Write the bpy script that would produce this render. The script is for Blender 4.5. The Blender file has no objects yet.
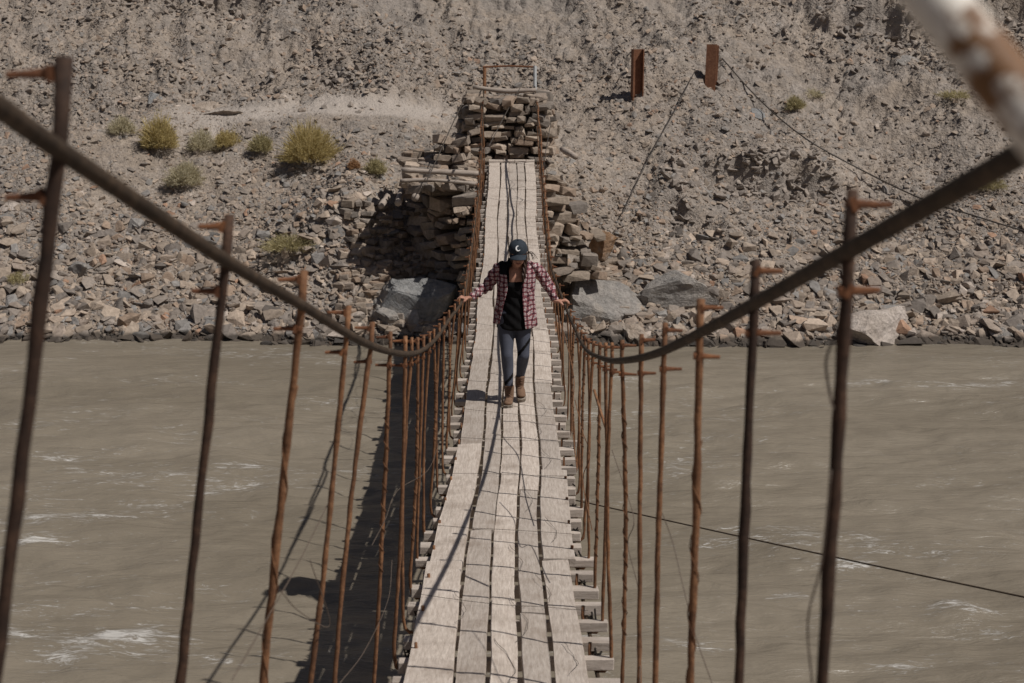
import bpy, bmesh, math, random
import numpy as np
from mathutils import Vector, Matrix
random.seed(7); RNG = np.random.default_rng(7)
C = bpy.context.scene.collection
sc = bpy.context.scene
R = math.radians

# ------------------------------------------------------------------ camera, light
CZ = 5.7                       # camera height above the river (river surface z = 0)
PITCH = R(12.74); F = 1422.2
cam = bpy.data.cameras.new('camera'); camo = bpy.data.objects.new('camera', cam); C.objects.link(camo)
cam.lens = 50; cam.sensor_width = 36; cam.clip_start = 0.05; cam.clip_end = 600
camo.location = (0, 0, CZ); camo.rotation_euler = (math.pi/2 - PITCH, 0, 0)
cam.dof.use_dof = True; cam.dof.focus_distance = 13.2; cam.dof.aperture_fstop = 5.0
sc.camera = camo
SUN = Vector((.63, -.32, 1.0)).normalized()
w = bpy.data.worlds.new("World"); sc.world = w; w.use_nodes = True
nt = w.node_tree; bg = nt.nodes['Background']
sky = nt.nodes.new('ShaderNodeTexSky'); sky.sky_type = 'NISHITA'; sky.sun_disc = False
sky.sun_elevation = math.asin(SUN.z); sky.sun_rotation = math.atan2(SUN.x, SUN.y)
sky.altitude = 1000; sky.dust_density = 2.5; sky.ozone_density = .3; sky.air_density = .7
nt.links.new(sky.outputs[0], bg.inputs[0]); bg.inputs[1].default_value = 0.05
sl = bpy.data.lights.new('sun', 'SUN'); so = bpy.data.objects.new('sun', sl); C.objects.link(so)
sl.energy = 5.0; sl.angle = R(0.5); sl.color = (1, .96, .905)
so.rotation_euler = SUN.to_track_quat('Z', 'Y').to_euler(); so.location = (10, -5, 30)
sc.view_settings.view_transform = 'Standard'; sc.view_settings.look = 'None'
sc.view_settings.exposure = -0.42; sc.view_settings.gamma = 1

def PD(px, py, d):             # a point seen at photo pixel (px,py), d metres along the view axis
    x = (px-512)/F; v = (341.5-py)/F
    return Vector((d*x, d*(math.cos(PITCH)+v*math.sin(PITCH)), CZ+d*(-math.sin(PITCH)+v*math.cos(PITCH))))

# ------------------------------------------------------------------ noise
def _hash(ix, iy, s):
    n = (ix.astype(np.int64)*374761393 + iy.astype(np.int64)*668265263 + s*1442695041) & 0xFFFFFFFF
    n = ((n ^ (n >> 13))*1274126177) & 0xFFFFFFFF
    return ((n ^ (n >> 16)) & 0xFFFF)/65535.0
def vnoise(x, y, s=0):
    ix = np.floor(x); iy = np.floor(y); fx = x-ix; fy = y-iy
    fx = fx*fx*fx*(fx*(fx*6-15)+10); fy = fy*fy*fy*(fy*(fy*6-15)+10)
    a = _hash(ix, iy, s); b = _hash(ix+1, iy, s); c = _hash(ix, iy+1, s); d = _hash(ix+1, iy+1, s)
    return (a*(1-fx)+b*fx)*(1-fy)+(c*(1-fx)+d*fx)*fy*1.0
def fbm(x, y, o=4, s=0):
    t = 0; a = .5; n = 0
    for k in range(o):
        t = t + a*vnoise(x*2**k+k*17.3, y*2**k-k*9.1, s+k); n += a; a *= .5
    return t/n-.5
def cell(x, y, s=0):           # distance to nearest feature point (stony bumps)
    ix = np.floor(x); iy = np.floor(y); best = np.full(x.shape, 9.0); cid = np.zeros(x.shape)
    for dx in (-1, 0, 1):
        for dy in (-1, 0, 1):
            cx = ix+dx; cy = iy+dy
            px = cx+_hash(cx, cy, s); py = cy+_hash(cx, cy, s+5)
            d = (x-px)**2+(y-py)**2; h = _hash(cx, cy, s+9)
            m = d < best; best = np.where(m, d, best); cid = np.where(m, h, cid)
    return np.sqrt(best), cid
def sstep(a, b, x):
    t = np.clip((x-a)/(b-a), 0, 1); return t*t*(3-2*t)

# ------------------------------------------------------------------ terrain height
PT = np.array([-30, -4, -1.2, 0, .25, .9, 3, 6, 7, 11, 16, 24, 60, 160])
PL = np.array([-6, -2.5, -.6, -.02, .14, .42, 1.70, 3.45, 3.62, 6.15, 9.6, 15.5, 44, 110])
PR = np.array([-6, -2.5, -.6, -.02, .14, .42, 1.55, 3.30, 3.85, 6.20, 9.8, 16.0, 46, 114])
def shore(x): return 25.15 - .018*x + .28*np.sin(x*.9+1)*.5 + .22*fbm(x*1.3, x*0+3.3, 3, 4)
def hbase(x, y):
    x = np.asarray(x, float); y = np.asarray(y, float)
    t = y - shore(x)
    m = sstep(-.6, 1.2, x)
    z = np.interp(t, PT, PL)*(1-m) + np.interp(t, PT, PR)*m
    amp = sstep(.3, 3, t)
    z = z + amp*(fbm(x*.28, y*.28, 3, 11)*.9)
    pathm = (1-sstep(-2.2, -.8, x))*sstep(5.6, 6.0, t)*(1-sstep(7.0, 7.4, t))*sstep(-11, -8, x)
    z = z + amp*(1-pathm)*fbm(x*1.1, y*1.1, 3, 21)*.34
    # scarps with broken ground above them (right of centre and along the top)
    for (cx, cy, wx, hh) in ((5.35, 29.6, 1.7, .40), (10.5, 35.2, 3.0, .55), (-1.9, 37.6, 1.6, .45), (-7.5, 36.8, 3.0, .35), (3.4, 28.6, .5, .25)):
        e = np.exp(-((x-cx)/wx)**4)
        yy = cy+.5*fbm(x*2.2, x*0, 3, int(cx*10) & 255)
        z = z + e*hh*sstep(-.10, .10, y-yy)*(1-sstep(.3, 2.2, y-yy)) - e*hh*.5*sstep(-.9, -.1, y-yy)*(1-sstep(-.1, .05, y-yy))
    z = z + 1.15*np.exp(-((x+.1)/1.7)**2-((y-29.4)/1.2)**2) + .95*np.exp(-((x+3.1)/1.0)**2-((y-27.9)/1.35)**2) - .35*np.exp(-((x+1.6)/.4)**2-((y-26.3)/.5)**2)
    return z
def hfine(x, y):
    t = y-shore(x)
    z = hbase(x, y)
    pathm = (1-sstep(-2.2, -.8, x))*sstep(5.6, 6.0, t)*(1-sstep(7.0, 7.4, t))*sstep(-11, -8, x)
    rough = (1-.75*pathm)*sstep(-.3, .3, t)
    d, c = cell(x*6.5, y*5.5, 3); d2, c2 = cell(x*3.1+4, y*2.6, 8)
    z = z + rough*((.5-d)*.055*(.3+c) + np.clip(.42-d2, 0, 1)*.15*np.where(c2 > .55, c2, 0))
    z = z + rough*fbm(x*4, y*4, 3, 31)*.10
    ridge = np.abs(fbm(x*2.3+2, y*1.3, 3, 77))
    z = z - rough*np.clip(.05-ridge, 0, 1)*1.6*sstep(5.5, 7, t)
    upz = sstep(4.5, 7.5, t)*rough
    z = z + upz*(np.abs(fbm(x*1.7, y*2.3, 4, 91))*-.42+.06) + upz*(np.abs(fbm(x*.75+.2*y, y*.22, 3, 93))*-1.0+.15)*sstep(6.8, 8.5, t) + upz*(np.abs(fbm(x*5, y*6, 3, 95))*-.22)
    d3, c3 = cell(x*9+2, y*8, 23); z = z + upz*np.where(c3 > .5, np.clip(.45-d3, 0, 1)*.10, 0)
    return z
def ground_hit(px, py):
    ds = np.arange(24, 60, .01); u = PD(px, py, 1)-Vector((0, 0, CZ)); X_ = u.x*ds; Y_ = u.y*ds; Z_ = CZ+u.z*ds
    k = np.nonzero(hfine(X_, Y_) >= Z_)[0]
    return PD(px, py, float(ds[k[0]])) if len(k) else PD(px, py, 35)

# ------------------------------------------------------------------ materials
def rgb(c): return (c[0], c[1], c[2], 1)
class NM:
    def __init__(s, name):
        s.m = bpy.data.materials.new(name); s.m.use_nodes = True
        s.t = s.m.node_tree; s.n = s.t.nodes; s.l = s.t.links
        s.b = s.n['Principled BSDF']; s.b.inputs['Specular IOR Level'].default_value = .3
        s.tc = s.n.new('ShaderNodeTexCoord')
    def noise(s, scale, detail=4, rough=.6, coord='Object', stretch=None, dist=0):
        n = s.n.new('ShaderNodeTexNoise'); n.inputs['Scale'].default_value = scale
        n.inputs['Detail'].default_value = detail; n.inputs['Roughness'].default_value = rough; n.inputs['Distortion'].default_value = dist
        src = s.tc.outputs[coord]
        if stretch:
            mp = s.n.new('ShaderNodeMapping'); mp.inputs['Scale'].default_value = stretch; s.l.new(src, mp.inputs[0]); src = mp.outputs[0]
        s.l.new(src, n.inputs['Vector']); return n.outputs[0]
    def voro(s, scale, stretch=None, feature='F1'):
        n = s.n.new('ShaderNodeTexVoronoi'); n.inputs['Scale'].default_value = scale; n.feature = feature
        src = s.tc.outputs['Object']
        if stretch:
            mp = s.n.new('ShaderNodeMapping'); mp.inputs['Scale'].default_value = stretch; s.l.new(src, mp.inputs[0]); src = mp.outputs[0]
        s.l.new(src, n.inputs['Vector']); return n
    def ramp(s, src, stops):
        r = s.n.new('ShaderNodeValToRGB'); s.l.new(src, r.inputs[0]); e = r.color_ramp.elements
        while len(e) < len(stops): e.new(.5)
        for k, (p, c) in enumerate(stops):
            e[k].position = p; e[k].color = rgb(c) if hasattr(c, '__len__') else (c, c, c, 1)
        return r.outputs[0]
    def mix(s, f, a, b, mode='MIX'):
        m = s.n.new('ShaderNodeMix'); m.data_type = 'RGBA'; m.blend_type = mode
        if isinstance(f, (int, float)): m.inputs[0].default_value = f
        else: s.l.new(f, m.inputs[0])
        for i, v in ((6, a), (7, b)):
            if hasattr(v, 'is_output'): s.l.new(v, m.inputs[i])
            else: m.inputs[i].default_value = rgb(v)
        return m.outputs[2]
    def math(s, op, a, b=0):
        m = s.n.new('ShaderNodeMath'); m.operation = op
        for i, v in ((0, a), (1, b)):
            if hasattr(v, 'is_output'): s.l.new(v, m.inputs[i])
            else: m.inputs[i].default_value = v
        return m.outputs[0]
    def attr(s, name):
        a = s.n.new('ShaderNodeAttribute'); a.attribute_name = name; return a
    def objrand(s):
        o = s.n.new('ShaderNodeObjectInfo'); return o.outputs['Random']
    def col(s, v):
        if hasattr(v, 'is_output'): s.l.new(v, s.b.inputs['Base Color'])
        else: s.b.inputs['Base Color'].default_value = rgb(v)
    def rough(s, v):
        if hasattr(v, 'is_output'): s.l.new(v, s.b.inputs['Roughness'])
        else: s.b.inputs['Roughness'].default_value = v
    def bump(s, h, strength=.5, dist=.02):
        b = s.n.new('ShaderNodeBump'); b.inputs['Strength'].default_value = strength; b.inputs['Distance'].default_value = dist
        s.l.new(h, b.inputs['Height']); s.l.new(b.outputs[0], s.b.inputs['Normal'])

def mk_soil():
    m = NM('dry_soil')
    n1 = m.noise(.45, 5); n2 = m.noise(9, 6, .7); v = m.voro(13); v2 = m.voro(30)
    base = m.ramp(n1, [(.30, (.265, .218, .178)), (.5, (.312, .259, .213)), (.70, (.362, .304, .253))])
    base = m.mix(m.ramp(m.noise(.33, 6, .7, dist=.8), [(.46, 0.), (.56, .75)]), base, (.235, .210, .190))
    fine = m.ramp(n2, [(.3, (.62, .62, .62)), (.7, (1.16, 1.15, 1.13))])
    c = m.mix(1, base, fine, 'MULTIPLY')
    peb = m.mix(.55, c, m.ramp(m.voro(22).outputs['Color'], [(.1, (.16, .142, .132)), (.5, (.30, .26, .228)), (.9, (.43, .38, .34))]))
    c = m.mix(m.ramp(m.noise(2.2, 4), [(.42, 0.1), (.6, .9)]), c, peb)
    # the trodden path is paler and finer, the wetted rim at the water is darker
    at = m.attr('zone')
    sep = m.n.new('ShaderNodeSeparateColor'); m.l.new(at.outputs['Color'], sep.inputs[0])
    c = m.mix(sep.outputs[0], c, m.mix(m.noise(30, 3), (.37, .32, .28), (.43, .38, .335)))
    c = m.mix(sep.outputs[1], c, (.075, .06, .048))
    m.col(c); m.rough(.95); m.b.inputs['Specular IOR Level'].default_value = .1
    h = m.math('ADD', m.math('MULTIPLY', n2, .8), m.math('MULTIPLY', v.outputs[0], .7))
    h = m.math('ADD', h, m.math('MULTIPLY', v2.outputs[0], .45))
    m.bump(h, .75, .04); return m.m
def mk_rock(name, tint=None, spread=True):
    m = NM(name)
    n = m.noise(14, 5, .65); n2 = m.noise(2.5, 3)
    if tint is None:
        c = m.attr('rockcol').outputs['Color']
    else: c = m.mix(m.ramp(n2, [(.35, 0.), (.65, 1.)]), tint[0], tint[1])
    c = m.mix(1, c, m.ramp(n, [(.3, (.68, .67, .66)), (.7, (1.18, 1.18, 1.17))]), 'MULTIPLY')
    if tint is None:                # stones standing in the river are wet and dark
        sp_ = m.n.new('ShaderNodeSeparateXYZ'); m.l.new(m.tc.outputs['Object'], sp_.inputs[0])
        wz = m.math('ADD', sp_.outputs[2], m.math('MULTIPLY', n2, .16))
        c = m.mix(m.ramp(wz, [(.17, .85), (.23, 0.)]), c, (.035, .029, .024)) if name == 'scree_stone' else c
    m.col(c); m.rough(.88); m.b.inputs['Specular IOR Level'].default_value = .25
    st = m.noise(6, 6, .7, stretch=(1, 1, 5))
    vr = m.voro(5, (1, 1, 2.5), 'DISTANCE_TO_EDGE'); ck = m.ramp(vr.outputs[0], [(0, 0.), (.05, 1.)])
    if tint is not None: c = m.mix(m.ramp(m.noise(1.4, 5, .7, dist=1), [(.5, 0.), (.6, .5)]), c, (.40, .35, .30)); m.col(c); m.bump(m.math('ADD', n, st), 1.0, .05)
    else: m.bump(m.math('ADD', n, st), .7, .02)
    return m.m
def mk_water():
    m = NM('muddy_water')
    a = m.noise(1.0, 5, .6, stretch=(.35, 1.5, 1), dist=.6)
    b = m.noise(4.5, 5, .65, stretch=(.4, 1.5, 1), dist=.4)
    n3 = m.noise(22, 3, .6, stretch=(.5, 1.3, 1))
    c = m.ramp(m.noise(.28, 4, .6, stretch=(.4, 1.3, 1), dist=.5), [(.35, (.180, .152, .115)), (.65, (.222, .189, .146))])
    foamn = m.noise(9, 8, .8, stretch=(.35, 1.5, 1), dist=1.3)
    patch = m.noise(.55, 3, .5, stretch=(.5, 1.4, 1), dist=.5)
    at = m.attr('foam')
    f = m.math('ADD', m.math('MULTIPLY', at.outputs['Fac'], .17), m.math('MULTIPLY', patch, .30))
    f = m.math('ADD', f, m.math('MULTIPLY', foamn, .78))
    fm = m.ramp(f, [(.615, 0.), (.70, .75)])
    c = m.mix(fm, c, (.62, .60, .57))
    m.col(c); m.rough(m.ramp(fm, [(0, .32), (1, .7)]))
    m.b.inputs['IOR'].default_value = 1.33; m.b.inputs['Specular IOR Level'].default_value = .5
    h = m.math('ADD', m.math('MULTIPLY', a, 1.6), m.math('MULTIPLY', b, .75))
    h = m.math('ADD', h, m.math('MULTIPLY', n3, .05)); h = m.math('ADD', h, m.math('MULTIPLY', fm, .12))
    m.bump(h, .5, .12); return m.m
def mk_wood(name, ca, cb, axis_stretch=(14, 1, 14)):
    m = NM(name)
    g = m.noise(5, 6, .7, stretch=axis_stretch); blot = m.noise(3.2, 5, .65); r = m.objrand()
    c = m.mix(m.ramp(g, [(.35, 0.), (.65, 1.)]), ca, cb)
    c = m.mix(1, c, m.ramp(r, [(0, (.80, .79, .78)), (1, (1.12, 1.10, 1.08))]), 'MULTIPLY')
    c = m.mix(m.ramp(blot, [(.52, 0.), (.72, .55)]), c, (.24, .185, .145))
    sp = m.voro(17); c = m.mix(m.ramp(sp.outputs[0], [(.0, .75), (.07, 0.)]), c, (.10, .07, .05))
    cr = m.noise(2.2, 7, .8, stretch=(24, .9, 24), dist=.3)
    c = m.mix(m.ramp(cr, [(.28, .75), (.36, 0.)]), c, (.13, .10, .08))
    m.col(c); m.rough(.85); m.b.inputs['Specular IOR Level'].default_value = .2
    m.bump(m.math('ADD', g, m.math('MULTIPLY', cr, 1.2)), .55, .006); return m.m
def mk_rust(name, a, b, c3):
    m = NM(name)
    n = m.noise(26, 6, .75); n2 = m.noise(5, 3)
    c = m.ramp(n, [(.32, a), (.5, b), (.72, c3)])
    c = m.mix(m.ramp(n2, [(.4, 0.), (.65, .6)]), c, a)
    m.col(c); m.rough(.82); m.bump(n, .8, .004); return m.m
def mk_flat(name, c, r=.8, var=.2, scale=40):
    m = NM(name); n = m.noise(scale, 4)
    m.col(m.mix(1, c, m.ramp(n, [(.3, (1-var,)*3), (.7, (1+var,)*3)]), 'MULTIPLY')); m.rough(r); m.bump(n, .3, .003)
    if max(c) < .03: m.b.inputs['Specular IOR Level'].default_value = .08
    return m.m
def mk_pipe():
    m = NM('flaking_white_paint')
    n = m.noise(19, 5, .65); n2 = m.noise(50, 4)
    c = m.mix(m.ramp(n2, [(.3, 0.), (.7, 1.)]), (.70, .65, .58), (.80, .75, .67))
    c = m.mix(m.ramp(n, [(.475, 0.), (.52, 1.)]), c, m.mix(n2, (.07, .035, .02), (.30, .15, .06)))
    m.col(c); m.rough(.6); m.bump(n, .7, .004); return m.m
def mk_plaid():
    m = NM('red_plaid_cloth')
    mp = m.n.new('ShaderNodeSeparateXYZ'); m.l.new(m.tc.outputs['Object'], mp.inputs[0])
    dist = m.noise(9, 2)
    def bands(src, period, off, w_):
        x = m.math('ADD', src, m.math('MULTIPLY', dist, .07))
        x = m.math('FRACT', m.math('ADD', m.math('DIVIDE', x, period), off))
        return m.math('LESS_THAN', x, w_)
    P_ = .043
    bx = bands(mp.outputs[0], P_, .1, .42); bz = bands(mp.outputs[2], P_, .2, .42)
    lx = bands(mp.outputs[0], P_, .45, .10); lz = bands(mp.outputs[2], P_, .55, .10)
    both = m.math('ADD', bx, bz)
    c = m.ramp(m.math('MULTIPLY', both, .5), [(0, (.50, .40, .395)), (.5, (.21, .070, .080)), (1, (.045, .015, .022))])
    c = m.mix(m.math('MULTIPLY', m.math('MAXIMUM', lx, lz), .6), c, (.03, .015, .03))
    m.col(c); m.rough(.9); m.bump(m.noise(30, 3), .5, .01); return m.m
def mk_legging():
    m = NM('slate_legging_cloth'); n = m.noise(22, 3)
    m.col(m.mix(n, (.050, .056, .078), (.075, .08, .105))); m.rough(.7); m.bump(m.noise(12, 3), .4, .012); return m.m

M = dict(soil=mk_soil(), scree=mk_rock('scree_stone'), water=mk_water(),
    plank=mk_wood('weathered_plank', (.40, .34, .292), (.585, .52, .462)),
    beam=mk_wood('weathered_beam', (.36, .31, .27), (.52, .46, .41), (1, 14, 14)),
    log=mk_wood('old_timber', (.30, .25, .21), (.46, .40, .35), (1, 12, 12)),
    rust=mk_rust('rusty_rod', (.075, .036, .020), (.20, .095, .046), (.35, .18, .09)),
    rustb=mk_rust('bright_rust', (.075, .030, .016), (.18, .075, .035), (.31, .135, .06)),
    cable=mk_rust('greasy_steel_rope', (.024, .016, .010), (.055, .036, .023), (.115, .076, .046)),
    wire=mk_flat('dull_wire', (.12, .09, .07), .6), dwire=mk_flat('dark_wire', (.05, .04, .033), .6),
    pipe=mk_pipe(), plaid=mk_plaid(), legging=mk_legging(),
    black=mk_flat('black_jersey', (.008, .0075, .008), .85), navy=mk_flat('navy_cotton', (.026, .034, .045), .85),
    white=mk_flat('white_thread', (.75, .75, .75), .8), skin=mk_flat('skin', (.42, .215, .15), .55, .08),
    hair=mk_flat('dark_brown_hair', (.035, .018, .012), .5, .5), boot=mk_flat('tan_suede', (.165, .098, .062), .85),
    sole=mk_flat('pale_rubber_sole', (.26, .22, .18), .8), lace=mk_flat('cord_lace', (.12, .06, .04), .8),
    patch=mk_flat('black_wool_panel', (.010, .010, .011), .95),
    greysteel=mk_flat('pale_grey_steel', (.42, .43, .43), .6),
    knot=mk_flat('black_knot', (.02, .017, .015), .8))

M['drust'] = mk_rust('dark_rusty_rod', (.020, .012, .009), (.052, .028, .018), (.12, .065, .04))
# ------------------------------------------------------------------ object helpers
def link(name, me, mat, parent=None):
    o = bpy.data.objects.new(name, me); C.objects.link(o)
    if mat is not None:
        for mm in (mat if isinstance(mat, (list, tuple)) else [mat]): me.materials.append(mm)
    if parent: o.parent = parent
    return o
def obj(name, bm, mat, parent=None, smooth=False):
    me = bpy.data.meshes.new(name); bm.to_mesh(me); bm.free()
    if smooth: me.polygons.foreach_set('use_smooth', [True]*len(me.polygons))
    return link(name, me, mat, parent)
def tag(o, label, cat, group=None, kind=None):
    if label: o['label'] = label
    if cat: o['category'] = cat
    if group: o['group'] = group
    if kind: o['kind'] = kind
    return o
def thing(name, loc, label, cat, group=None):
    o = bpy.data.objects.new(name, None); o.empty_display_size = .2; C.objects.link(o); o.location = loc
    return tag(o, label, cat, group)
def np_mesh(name, V, Fc, mat, smooth=False, cols=None, colname='rockcol'):
    me = bpy.data.meshes.new(name); k = Fc.shape[1]
    me.vertices.add(len(V)); me.vertices.foreach_set('co', V.astype(np.float32).ravel())
    me.loops.add(Fc.size); me.loops.foreach_set('vertex_index', Fc.astype(np.int32).ravel())
    me.polygons.add(len(Fc)); me.polygons.foreach_set('loop_start', (np.arange(len(Fc))*k).astype(np.int32))
    me.update(calc_edges=True)
    me.polygons.foreach_set('use_smooth', np.full(len(Fc), smooth))
    if cols is not None:
        a = me.color_attributes.new(colname, 'FLOAT_COLOR', 'POINT')
        a.data.foreach_set('color', np.c_[cols, np.ones(len(cols))].astype(np.float32).ravel())
    me.validate(); return link(name, me, mat)
def frames(pts):
    n = len(pts); T = []
    for i in range(n):
        a = pts[max(0, i-1)]; b = pts[min(n-1, i+1)]; t = (b-a)
        T.append(t.normalized() if t.length > 1e-9 else Vector((0, 0, 1)))
    up = Vector((0, 0, 1)) if abs(T[0].z) < .9 else Vector((0, 1, 0))
    N = (up - T[0]*up.dot(T[0])).normalized(); out = []
    for t in T:
        N = (N - t*N.dot(t)); N = N.normalized() if N.length > 1e-6 else t.orthogonal().normalized()
        out.append((t, N, t.cross(N)))
    return out
def tube(bm, pts, r, k=6, rf=None, sx=1, sy=1, cap=True):
    pts = [Vector(p) for p in pts]; fr = frames(pts); rings = []
    for i, (p, (t, n, b)) in enumerate(zip(pts, fr)):
        rr = rf(i/(len(pts)-1)) if rf else (r[i] if hasattr(r, '__len__') else r)
        rings.append([bm.verts.new(p+(n*math.cos(2*math.pi*j/k)*sx+b*math.sin(2*math.pi*j/k)*sy)*rr) for j in range(k)])
    for a, b in zip(rings, rings[1:]):
        for j in range(k): bm.faces.new((a[j], a[(j+1) % k], b[(j+1) % k], b[j]))
    if cap: bm.faces.new(rings[0][::-1]); bm.faces.new(rings[-1])
def box(bm, c, s, rot=None, jit=0):
    m = Matrix.Translation(Vector(c)) @ (rot.to_4x4() if rot else Matrix.Identity(4)) @ Matrix.Diagonal((*s, 1))
    r = bmesh.ops.create_cube(bm, size=1, matrix=m)
    if jit:
        for v in r['verts']: v.co += Vector([random.uniform(-jit, jit) for _ in range(3)])
    return r['verts']
def catmull(P_, sub=8):
    P_ = [Vector(p) for p in P_]; out = []
    Q = [P_[0]*2-P_[1]]+P_+[P_[-1]*2-P_[-2]]
    for i in range(1, len(Q)-2):
        a, b, c, d = Q[i-1:i+3]
        for s in range(sub):
            t = s/sub
            out.append(.5*((2*b)+(c-a)*t+(2*a-5*b+4*c-d)*t*t+(-a+3*b-3*c+d)*t**3))
    out.append(P_[-1]); return out

# ------------------------------------------------------------------ setting: far bank
def grid(xs, ys, hf):
    X, Y = np.meshgrid(xs, ys); Z = hf(X, Y)
    V = np.stack([X, Y, Z], -1).reshape(-1, 3); nx = len(xs); ny = len(ys)
    i = np.arange(ny-1)[:, None]*nx+np.arange(nx-1)[None]; i = i.ravel()
    return V, np.stack([i, i+1, i+nx+1, i+nx], 1)
xs = np.concatenate([np.linspace(-90, -17, 60, endpoint=False), np.arange(-17, 17, .05), np.linspace(17, 90, 60)])
ys = np.concatenate([np.linspace(19, 24.6, 14, endpoint=False), np.arange(24.6, 40.5, .05), np.linspace(40.5, 160, 120)])
V, Fq = grid(xs, ys, hfine)
# ragged sideways jitter breaks the grid look
V[:, 0] += (np.hypot(V[:, 0]/17, 0) < 1)*fbm(V[:, 0]*6, V[:, 1]*6, 2, 51)*.07
t = V[:, 1]-shore(V[:, 0])
pathm = (1-sstep(-2.0, -.9, V[:, 0]+.5*fbm(V[:, 0], V[:, 1], 3, 5)))*sstep(5.7, 6.1, t+.8*fbm(V[:, 0]*.8, V[:, 1], 3, 6))*(1-sstep(6.9, 7.5, t+.8*fbm(V[:, 0]*.8, V[:, 1], 3, 6)))*sstep(-9, -6, V[:, 0])
wet = 1-sstep(.02, .10, V[:, 2]+.1*fbm(V[:, 0]*5, V[:, 1]*5, 2, 8))
far_bank = np_mesh('hillside', V, Fq, M['soil'], True, np.stack([pathm*.9, wet, wet*0], 1), 'zone')
far_bank['kind'] = 'structure'
# near bank behind and below the camera
def hnear(x, y):
    yy = y + .5*fbm(x*.3, y*.3, 3, 3)
    z = np.interp(yy, [-60, -12, -1, .6, 2.0, 4.5, 7.2, 10, 14], [26, 7.5, 3.75, 3.55, 2.6, 1.2, -.2, -1.6, -3.0])
    return z + fbm(x*1.2, y*1.2, 4, 15)*.25
xn = np.concatenate([np.linspace(-90, -8, 60, endpoint=False), np.arange(-8, 8, .12), np.linspace(8, 90, 60)])
V, Fq = grid(xn, np.concatenate([np.linspace(-60, -4, 40, endpoint=False), np.arange(-4, 14, .12)]), hnear)
wet = 1-sstep(.02, .12, V[:, 2])
nb = np_mesh('near_bank', V, Fq, M['soil'], True, np.stack([wet*0, wet, wet*0], 1), 'zone'); nb['kind'] = 'structure'
# riverbed sheet under the water joins both banks
V, Fq = grid(np.linspace(-90, 90, 40), np.linspace(8, 24, 20), lambda x, y: x*0-2.6)
rb = np_mesh('riverbed', V, Fq, M['soil'], True, np.zeros((len(V), 3)), 'zone'); rb['kind'] = 'structure'
# water
FOAM = []
for px, py, sx, sy, a in ((28, 546, .32, .10, 1.0), (120, 640, .5, .10, .75), (60, 655, .3, .08, .6), (155, 500, .5, .06, .55), (205, 490, .3, .06, .5),
        (60, 520, .5, .07, .6), (110, 350, .9, .15, .2), (60, 455, .5, .06, .5), (130, 451, .5, .06, .45), (960, 612, .3, .08, .7), (990, 628, .35, .05, .6),
        (850, 560, .25, .06, .5), (880, 384, .9, .1, .45), (960, 386, .8, .1, .4), (790, 600, .3, .05, .55), (700, 640, .3, .05, .5), (760, 520, .3, .05, .35),
        (240, 470, .5, .05, .4), (30, 630, .4, .06, .5), (640, 380, .6, .08, .4), (930, 470, .3, .05, .35), (720, 440, .4, .05, .35), (20, 372, .8, .1, .35), (900, 660, .4, .05, .4)):
    v = (341.5-py)/F; k = CZ/(math.sin(PITCH)-v*math.cos(PITCH)); FOAM.append((k*(px-512)/F, k*(math.cos(PITCH)+v*math.sin(PITCH)), sx, sy*2.2, a))
def hwater(x, y):
    z = fbm(x*.6+y*.2, y*1.5, 4, 41)*.20 + fbm(x*1.1, y*3.0, 4, 42)*.16
    for cx, cy, sx, sy, a in FOAM: z = z + a*.05*np.exp(-((x-cx)/sx)**2-((y-cy)/sy)**2)
    return z*(1-.6*sstep(22, 24.5, y))*(np.abs(x) < 30) - .01
xw = np.concatenate([np.linspace(-150, -12, 60, endpoint=False), np.arange(-12, 12, .06), np.linspace(12, 150, 60)])
yw = np.concatenate([np.linspace(4, 9, 20, endpoint=False), np.arange(9, 26.4, .06)])
V, Fq = grid(xw, yw, hwater)
fo = np.zeros(len(V))
for cx, cy, sx, sy, a in FOAM:
    fo = np.maximum(fo, a*np.exp(-((V[:, 0]-cx)/sx)**2-((V[:, 1]-cy+.12*np.sin(V[:, 0]*3+cx))/sy)**2))
wt = np_mesh('river_water', V, Fq, M['water'], True, np.stack([fo]*3, 1), 'foam'); wt['kind'] = 'structure'

# ------------------------------------------------------------------ stones
def rock_template(kind):
    bm = bmesh.new()
    n = random.randint(12, 20)
    s = {'slab': (1, .72, .24), 'block': (1, .78, .46)}[kind]
    for _ in range(n):
        v = Vector([random.uniform(-1, 1) for _ in range(3)])
        m_ = max(abs(v.x), abs(v.y), abs(v.z)); v = v/m_*random.uniform(.72, 1)
        bm.verts.new((v.x*s[0]*.5, v.y*s[1]*.5, v.z*s[2]*.5))
    r = bmesh.ops.convex_hull(bm, input=bm.verts)
    bmesh.ops.delete(bm, geom=[g for g in r['geom_interior'] if isinstance(g, bmesh.types.BMVert)], context='VERTS')
    bmesh.ops.triangulate(bm, faces=bm.faces); bm.verts.index_update()
    v = np.array([x.co[:] for x in bm.verts]); f = np.array([[a.index for a in fc.verts] for fc in bm.faces]); bm.free()
    return v, f
TPL = [rock_template('slab') for _ in range(14)]+[rock_template('block') for _ in range(14)]
PAL = np.array([(.27, .235, .205), (.33, .275, .225), (.38, .315, .255), (.215, .19, .17), (.255, .245, .235), (.42, .345, .28), (.34, .26, .20), (.30, .25, .21), (.47, .41, .36), (.36, .23, .16)])
PAL *= np.array([.93, .905, .89])
PW = np.array([.19, .18, .12, .14, .10, .07, .07, .09, .025, .015]); PW = PW/PW.sum()
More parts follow.
